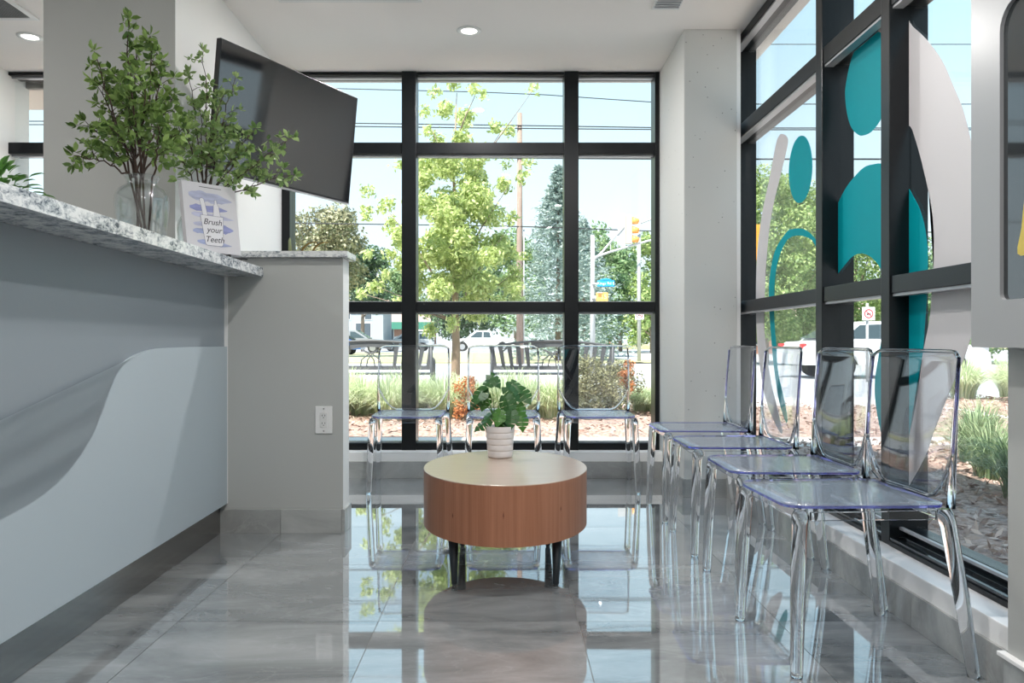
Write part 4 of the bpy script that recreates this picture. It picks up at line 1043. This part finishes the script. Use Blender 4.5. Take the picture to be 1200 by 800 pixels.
# benches -------------------------------------------------------------------
M['bench'] = pm('dark_bench_metal', (.085, .088, .095), .5)
def bench(x, y, label):
    b = empty('park_bench', (x, y, -.02), label=label, cat='bench', group='dark metal park benches behind the back window')
    L = .90
    def top(t): return .845 + .085 * (1 - t * t)
    mb = MB(); mb.tube([(L * t, -.05, top(t)) for t in [-1 + k / 8 for k in range(17)]], .018, 8); mb.build('top_rail', M['bench'], b)
    MB().box((-L, -.035, .50), (L, -.01, .56), .004).build('lower_rail', M['bench'], b)
    # shaped centre panel below the top rail
    mb = MB(); n = 12; a = [(.32 * (-1 + 2 * k / n), -.045, top(.36 * (-1 + 2 * k / n)) - .005) for k in range(n + 1)]
    c = [(.30 * (-1 + 2 * k / n), -.045, .80 - .04 * math.cos((-1 + 2 * k / n) * 1.57) * -1) for k in range(n + 1)]
    mb.prism(a + c[::-1], (0, .012, 0)); mb.build('back_panel', M['bench'], b)
    for s in (-1, 1):
        for k in range(5):
            t = (.36 + k * .128) * s / .9 * .9
            x0, x1 = t * L / .9 * .97, (t + .03 * s) * L / .9 * 1.0
            mb = MB(); mb.prism([(x0 - .024, -.035, .55), (x0 + .024, -.035, .55), (x1 + .036, -.05, top(x1 / L)), (x1 - .036, -.05, top(x1 / L))], (0, .010, 0)); mb.build('back_slat', M['bench'], b)
        for q in (.0, .09):
            mb = MB(); mb.tube([(s * (.06 + q), -.04, .56), (s * (.045 + q), -.042, .65), (s * (-.02 + q * .6), -.045, .73), (s * (-.14 + q * .2), -.048, .80)], .009, 6); mb.build('back_scroll', M['bench'], b)
        mb = MB(); mb.tube([(s * L, -.05, .86), (s * L, -.02, .45), (s * L, -.06, 0)], .024, 8); mb.build('leg', M['bench'], b)
        mb = MB(); mb.tube([(s * L, .44, .0), (s * L, .42, .43), (s * L, .43, .62), (s * L, .20, .66), (s * L, -.03, .64)], .022, 8); mb.build('leg', M['bench'], b)
    for k in range(7): MB().box((-L, .0 + k * .064, .42), (L, .048 + k * .064, .445), .004).build('seat_slat', M['bench'], b)
bench(at(435, 400, 11.7).x, 11.7, 'dark metal park bench outside behind the left clear chair')
bench(at(647, 400, 11.7).x, 11.7, 'dark metal park bench outside between the middle and right clear chairs')

# poles, wires, signals -------------------------------------------------------
M['galv'] = pm('galvanised_pole', (.50, .50, .50), .5, metal=.2)
up_ = empty('utility_pole', (T(609, 32), 32, 0), label='tall weathered wooden utility pole behind the young tree', cat='pole')
MB().tube([(0, 0, -.1), (0, 0, 10.2)], [.15, .10], 12).build('shaft', pm('weathered_wood_pole', (.30, .22, .18), .9, noise=.2, stretch=(4, 4, .3)), up_)
MB().tube([(.17, 0, 0), (.17, 0, 5.5)], .03, 8).build('conduit', M['galv'], up_)
for (y0, y1, y2, rw, lab) in ((62, 57, 52, .022, 'topmost'), (100, 109, 122, .026, 'second'), (142, 147, 150, .03, 'third'), (146, 150.5, 152, .03, 'fourth'), (184, 185, 186.5, .045, 'fifth'), (260, 265, 272, .03, 'lowest')):
    pts = []
    for k in range(33):
        px = -560 + k * 80; f_ = (px - 609) / 560.0
        yy = (y1 + (y0 - y1) * min(1, -f_ * 1.5)) if f_ < 0 else (y1 + (y2 - y1) * min(1, f_ * 3))
        pts.append(at(px, yy, 31.9))
    b0 = pts[0].copy(); MB().tube([p - b0 for p in pts], rw * .8, 5).build('overhead_wire', M['dark'], loc=b0, label='%s of the black overhead wires crossing the sky' % lab, cat='wire')
sp = empty('traffic_signal_mast', (T(694.5, 30), 30, 0), label='grey traffic signal mast with curved arms at the junction', cat='traffic light')
MB().tube([(0, 0, -.1), (0, 0, 4.95)], [.11, .08], 12).build('pole', M['galv'], sp)
def rel(px, py, o, Y=30): return at(px, py, Y) - o.location
MB().tube([rel(695, 305, sp), rel(705, 296, sp), rel(720, 278, sp), rel(731, 266, sp)], [.05, .045, .04, .035], 8).build('upper_arm', M['galv'], sp)
MB().tube([rel(695, 302, sp), rel(715, 295, sp), rel(760, 282, sp), rel(830, 268, sp)], [.05, .045, .04, .035], 8).build('lower_arm', M['galv'], sp)
for px, ya, yb in ((715.5, 286, 295), (724, 275, 294)): MB().tube([rel(px, ya, sp), rel(px, yb, sp)], .02, 6).build('brace', M['galv'], sp)
hd = MB().box((-.12, -.1, -.55), (.12, .12, .55), .03).build('signal_head', pm('signal_yellow', (.55, .50, .40), .5), sp, loc=rel(737, 269, sp))
M['visor'] = pm('amber_visor', (.85, .38, .10), .45)
for k in range(3):
    MB().tube([(.12, 0, .35 - k * .35), (.38, 0, .31 - k * .35)], [.15, .10], 12).build('visor', M['visor'], hd)
MB().box((-.42, .0, -.60), (-.13, .03, .62), .01).build('backplate', M['galv'], hd)
M['blue'] = pm('street_sign_blue', (.02, .30, .62), .4)
sg = empty('street_name_sign', rel(694.5, 400, sp, 29.8) + sp.location, label='blue street name blade fixed to the signal mast', cat='sign')
p = rel(710, 332, sg, 29.8)
MB().box((p.x - .33, -.012, p.z - .12), (p.x + .33, .012, p.z + .12), .02).build('blade', M['blue'], sg)
MB().box((-.02, -.01, p.z - .03), (p.x - .3, .12, p.z + .03)).build('bracket', M['galv'], sg)
MB().lathe([(0, 0), (.24, 0), (.2, .05), (0, .09)], seg=16, sy=.05).build('crest', M['blue'], sg, loc=(p.x, 0, p.z + .11))
text('Kings Rd E', .15, M['white'], sg, Matrix.Translation((p.x, -.014, p.z)) @ Matrix.Rotation(R(90), 4, 'X'), ext=.001)
pd = empty('pedestrian_signal', rel(694.5, 400, sp, 29.75) + sp.location, label='yellow-orange pedestrian countdown signal showing 15 under the street sign', cat='traffic light')
p = rel(705.5, 348, pd, 29.75)
MB().box((p.x - .22, -.08, p.z - .17), (p.x + .22, .08, p.z + .17), .02).build('housing', pm('signal_orange', (.80, .42, .12), .5), pd)
MB().box((-.02, -.02, p.z - .05), (p.x - .2, .17, p.z + .05)).build('bracket', M['galv'], pd)
MB().box((p.x - .2, -.16, p.z + .15), (p.x + .0, -.02, p.z + .17)).build('hood', M['white'], pd)
text('15', .24, emis('lit_digits', (1, .75, .25), 1.2), pd, Matrix.Translation((p.x + .06, -.083, p.z)) @ Matrix.Rotation(R(90), 4, 'X'), name='digits', ext=.002)
def no_sign(x, y, z, s, label, post_top, pr=.05):
    r = empty('road_sign', (x, y, 0), label=label, cat='sign')
    MB().tube([(0, .03, -.05), (0, .03, post_top)], pr, 10).build('post', M['galv'], r)
    MB().box((-s, -.012 - pr, z - s * 1.05), (s, -pr, z + s * 1.05), .01).build('plate', M['white'], r)
    mb = MB(); seg = 24
    for k in range(seg):
        a0, a1 = 2 * math.pi * k / seg, 2 * math.pi * (k + 1) / seg
        mb.prism([(s * .72 * math.cos(a0), 0, s * .72 * math.sin(a0)), (s * .72 * math.cos(a1), 0, s * .72 * math.sin(a1)), (s * .56 * math.cos(a1), 0, s * .56 * math.sin(a1)), (s * .56 * math.cos(a0), 0, s * .56 * math.sin(a0))], (0, -.004, 0))
    mb.build('red_ring', pm('sign_red', (.65, .04, .05), .4), r, loc=(0, -.014 - pr, z))
    mb = MB(); mb.prism([(-s * .36, 0, -s * .10), (-s * .14, 0, s * .12), (-s * .14, 0, s * .02), (s * .14, 0, s * .02), (s * .14, 0, s * .12), (s * .36, 0, -s * .10), (s * .14, 0, -s * .26), (s * .14, 0, -s * .14), (-s * .14, 0, -s * .14), (-s * .14, 0, -s * .26)], (0, -.004, 0))
    mb.build('arrow_symbol', M['dark'], r, loc=(0, -.014 - pr, z))
    mb = MB(); mb.prism([(-s * .42, 0, s * .36), (-s * .36, 0, s * .42), (s * .42, 0, -s * .36), (s * .36, 0, -s * .42)], (0, -.004, 0)); mb.build('red_slash', bpy.data.materials['sign_red'], r, loc=(0, -.019 - pr, z))
no_sign(T(749, 34), 34, at(0, 369, 34).z, .19, 'no-turns road sign on a grey light pole beyond the back window', at(0, 252, 34).z, .085)
lp_ = empty('lamp_arm', (T(749, 34), 34, at(0, 262, 34).z), label='thin grey lamp arm reaching right from the light pole top', cat='street light')
MB().tube([(0, 0, 0), (.9, 0, .35), (1.8, 0, .8), (2.6, 0, 1.0)], [.045, .035, .03, .03], 8).build('arm', M['galv'], lp_)
MB().box((2.5, -.1, .95), (3.1, .1, 1.05), .03).build('lamp_head', M['galv'], lp_)
no_sign(T(1017, 18), 18, at(0, 367.5, 18).z, .145, 'no-turns road sign seen through the right window above the parked car', at(0, 355, 18).z, .03)
os_ = empty('orange_board', (T(881, 19), 19, 0), label='orange board on a post seen at the left edge of the right window', cat='sign')
MB().tube([(0, .05, -.05), (0, .05, 3.8)], .05, 8).build('post', M['galv'], os_)
MB().box((-.18, -.03, at(0, 305, 19).z), (.19, 0, at(0, 263, 19).z), .01).build('board', pm('orange_paint', (.80, .36, .05), .5), os_)

# cars ------------------------------------------------------------------------
M['tyre'] = pm('tyre', (.03, .03, .03), .8); M['rim'] = pm('wheel_rim', (.45, .45, .47), .3, metal=.7); M['carglass'] = pm('car_glass', (.05, .07, .08), .08, spec=.8)
M['tail'] = pm('tail_light', (.6, .03, .03), .3)
def car(x, y, z, rot, kind, col_, label, name):
    paint = pm('paint_' + name + '_%d' % len(bpy.data.materials), col_, .25, coat=.5)
    c = empty(name, (x, y, z), rot, label=label, cat='car')
    if kind == 'sedan': L, H, Wd = 4.7, 1.45, .9; lo = [(-2.35, .35), (-2.35, .78), (-2.1, .92), (-1.3, .98), (1.0, .95), (2.0, .82), (2.33, .65), (2.35, .35)]; gh = [(-1.75, .95), (-1.0, 1.42), (.1, 1.45), (1.15, .93)]; wn = [[(-1.35, 1.0), (-.9, 1.34), (-.35, 1.36), (-.35, 1.0)], [(-.28, 1.0), (-.28, 1.36), (.1, 1.36), (.8, 1.0)]]; wx = (-1.4, 1.4); wr = .33
    elif kind == 'suv': L, H, Wd = 4.8, 1.75, .95; lo = [(-2.4, .42), (-2.42, .9), (-2.3, 1.1), (1.1, 1.1), (2.1, 1.0), (2.4, .8), (2.4, .42)]; gh = [(-2.3, 1.08), (-2.05, 1.68), (-1.6, 1.75), (.2, 1.74), (1.2, 1.08)]; wn = [[(-2.0, 1.15), (-1.8, 1.58), (-1.2, 1.62), (-1.2, 1.15)], [(-1.1, 1.15), (-1.1, 1.62), (-.3, 1.62), (-.3, 1.15)], [(-.2, 1.15), (-.2, 1.62), (.15, 1.6), (.9, 1.15)]]; wx = (-1.45, 1.5); wr = .38
    elif kind == 'van': L, H, Wd = 5.0, 1.9, .95; lo = [(-2.5, .4), (-2.5, 1.15), (1.6, 1.15), (2.35, 1.0), (2.5, .8), (2.5, .4)]; gh = [(-2.5, 1.13), (-2.42, 1.85), (-2.2, 1.92), (.7, 1.92), (1.75, 1.13)]; wn = [[(-2.25, 1.2), (-2.2, 1.7), (-1.3, 1.72), (-1.3, 1.2)], [(-1.2, 1.2), (-1.2, 1.72), (-.3, 1.72), (-.3, 1.2)], [(-.2, 1.2), (-.2, 1.72), (.6, 1.7), (1.35, 1.2)]]; wx = (-1.6, 1.55); wr = .36
    else: L, H, Wd = 5.7, 1.92, 1.0; lo = [(-2.85, .5), (-2.87, 1.18), (-.9, 1.2), (1.3, 1.2), (2.6, 1.12), (2.85, .9), (2.85, .5)]; gh = [(-.95, 1.18), (-.75, 1.85), (-.5, 1.92), (.6, 1.90), (1.55, 1.18)]; wn = [[(-.75, 1.25), (-.62, 1.75), (-.05, 1.78), (-.05, 1.25)], [(.05, 1.25), (.05, 1.78), (.55, 1.76), (1.2, 1.25)]]; wx = (-1.8, 1.85); wr = .42
    # body side with wheel arches cut into the sill line
    sill = lo[0][1]
    arch = []
    for wx_ in wx:
        for k in range(7):
            a = math.pi - math.pi * k / 6; arch.append((wx_ + (wr + .07) * math.cos(a), max(sill, wr + (wr + .07) * math.sin(a))))
    side = lo + [(p_[0], p_[1]) for p_ in arch[::-1]]
    mb = MB(); mb.prism([(a, -Wd, b) for a, b in side], (0, 2 * Wd, 0)); bmesh.ops.triangulate(mb.bm, faces=mb.bm.faces[:]); mb.build('body', paint, c)
    mb = MB(); top = max(b for a, b in gh); base = min(b for a, b in gh); vs = []
    for s in (-1, 1): vs.append([mb.bm.verts.new((a, s * (Wd - .03 - .16 * (b - base) / (top - base)), b)) for a, b in gh])
    mb.bm.faces.new(vs[0]); mb.bm.faces.new(vs[1][::-1]); n = len(gh)
    for k in range(n): mb.bm.faces.new((vs[0][k], vs[1][k], vs[1][(k + 1) % n], vs[0][(k + 1) % n]))
    mb.build('cabin', paint, c)
    for s in (-1, 1):
        for w_ in wn:
            mb = MB(); q = [(a, s * (Wd - .018 - .16 * (b - base) / (top - base)), b) for a, b in w_]; mb.prism(q, (0, s * .006, 0)); mb.build('window', M['carglass'], c)
        for wx_ in wx:
            mb = MB(); mb.tube([(wx_, s * (Wd - .2), wr), (wx_, s * (Wd + .01), wr)], wr, 20); wo = mb.build('wheel', M['tyre'], c)
            mb = MB(); mb.tube([(wx_, s * (Wd - .0), wr), (wx_, s * (Wd + .02), wr)], wr * .62, 14); mb.build('hubcap', M['rim'], wo)
        mb = MB(); mb.box((-L / 2 - .01, s * Wd * .78 - .10, .74), (-L / 2 + .10, s * Wd * .78 + .10, .88), .02); mb.build('tail_light', M['tail'], c)
        mb = MB(); mb.box((L / 2 - .22, s * Wd * .72 - .2, .66), (L / 2 - .02, s * Wd * .72 + .2, .82), .02); mb.build('headlight', M['rim'], c)
    # windscreen and rear glass slightly proud of the cabin
    (a0, b0), (a1, b1) = gh[-1], gh[-2]
    mb = MB(); mb.prism([(a0 - .05 + .012, -Wd + .12, b0 + .03), (a0 - .05 + .012, Wd - .12, b0 + .03), (a1 + .03 + .012, Wd - .24, b1 - .03), (a1 + .03 + .012, -Wd + .24, b1 - .03)], (.02, 0, .012)); mb.build('windscreen', M['carglass'], c)
    (a0, b0), (a1, b1) = gh[0], gh[1]
    mb = MB(); mb.prism([(a0 - .0, -Wd + .14, b0 + .06), (a0 - .0, Wd - .14, b0 + .06), (a1 - .01, Wd - .24, b1 - .03), (a1 - .01, -Wd + .24, b1 - .03)], (-.02, 0, .012)); mb.build('rear_window', M['carglass'], c)
    if kind == 'pickup':
        MB().box((-2.75, -.85, 1.0), (-1.0, .85, 1.205)).build('cargo_bed', M['tvb'], c)
    return c
car(T(566, 72), 72, 0, math.pi, 'pickup', (.80, .80, .80), 'white crew-cab pickup truck parked across the road', 'pickup_truck')
car(T(416, 60), 60, .03, 0, 'suv', (.26, .27, .29), 'dark grey SUV at the left behind the bench', 'suv')
car(T(384, 52), 52, .03, math.pi, 'sedan', (.05, .12, .30), 'blue sedan in front of the dark grey SUV', 'sedan')
car(T(478, 74), 74, .0, math.pi, 'suv', (.38, .40, .42), 'silver-grey SUV half hidden by the left mullion', 'suv')
car(T(485, 100), 100, .5, math.pi, 'van', (.72, .74, .76), 'white van with blue-tinted windows at the back of the car park', 'van')
car(T(686, 92), 92, .5, math.pi, 'suv', (.62, .62, .62), 'silver SUV near the brick house past the signal mast', 'suv')
car(T(1031, 20.3), 20.3, -.03, R(2), 'sedan', (.80, .80, .82), 'white sedan parked outside the right window beneath the road sign', 'sedan')

# buildings ---------------------------------------------------------------------
M['brick'] = pm('brown_brick', (.36, .20, .15), .9, noise=.12, nscale=4); M['siding'] = pm('pale_siding', (.36, .41, .44), .8)
M['roofb'] = pm('brown_roof', (.42, .30, .26), .9); M['green'] = pm('green_awning', (.06, .24, .17), .7); M['houseglass'] = pm('house_glass', (.08, .10, .12), .2)
def house(x, y, z, w_, dpt, h, rh, wall, roof, label, wins, name='house', gable=False, extra=None):
    b = empty(name, (x, y, z), label=label, cat='building')
    MB().box((-w_, 0, -.6), (w_, dpt, h)).build('walls', wall, b)
    mb = MB()
    if gable: mb.prism([(-w_ - .3, -.3, h), (w_ + .3, -.3, h), (0, -.3, h + rh)], (0, dpt + .6, 0))
    else: mb.prism([(-w_ - .3, -.5, h), (-w_ - .3, dpt + .5, h), (-w_ - .3, dpt / 2, h + rh)], (2 * w_ + .6, 0, 0))
    mb.build('roof', roof, b)
    for wx_, wz, ww, wh in wins:
        f = MB().box((wx_ - ww - .08, -.05, wz - wh - .08), (wx_ + ww + .08, .0, wz + wh + .08)).build('window_frame', M['white'], b)
        MB().box((wx_ - ww, -.07, wz - wh), (wx_ + ww, -.05, wz + wh)).build('pane', M['houseglass'], f)
    return b
hA = house(T(462, 110), 110, .5, 5.2, 8, 2.9, 2.6, M['brick'], M['roofb'], 'low brick shop with brown roof and green awning behind the cars', ((-3.2, 1.4, .7, .8), (-.6, 1.2, .5, 1.1), (2, 1.4, .7, .8)), 'shop_building')
MB().box((-5.2, -1.4, 2.1), (5.2, -.01, 3.1), .02).build('awning', M['green'], hA)
s_ = MB().box((-2.0, -1.5, 2.3), (-1.0, -1.41, 3.0), .01).build('shop_sign', M['white'], hA)
MB().box((-1.75, -1.52, 2.55), (-1.25, -1.50, 2.75)).build('sign_mark', M['dark'], s_)
house(T(418, 95), 95, .5, 3.2, 7, 4.6, 1.0, M['siding'], M['roofb'], 'pale blue-grey two-storey building at the left behind the dark SUV', ((-1.6, 1.6, .5, .8), (.8, 1.6, .9, 1.0), (-1.2, 3.6, .4, .5), (1.4, 3.6, .4, .5)), 'apartment_building')
house(T(690, 112), 112, .5, 3.4, 8, 2.6, 1.4, M['brick'], M['roofb'], 'small red brick house behind the signal mast', ((-2.0, 1.3, .7, .6), (1.2, 1.3, .7, .6)))
house(T(925, 57), 57, .0, 4.5, 7, 2.4, 1.6, M['brick'], M['roofb'], 'brick bungalow between the trees seen through the right window', ((-2.6, 1.3, .7, .6), (.4, 1.3, .7, .6), (2.6, 1.3, .6, .6)))
house(T(1045, 62), 62, .0, 4.5, 7, 3.2, 1.6, M['siding'], M['roofb'], 'pale siding house behind the road sign in the right window', ((-2.6, 1.6, .7, .6), (.4, 1.6, .7, .6), (2.6, 1.6, .6, .6)))

# soffit of the building over the far left window
so = MB().box((-4.7, 5.5, 2.66), (-1.75, 5.97, 3.2)).build('trim_5', pm('soffit', (.60, .52, .46), .8), kind='structure')
MB().box((-4.7, 5.46, 2.66), (-1.75, 5.50, 2.75)).build('trim_6', pm('rough_grey_render', (.30, .28, .26), .9, noise=.3, nscale=20), kind='structure')
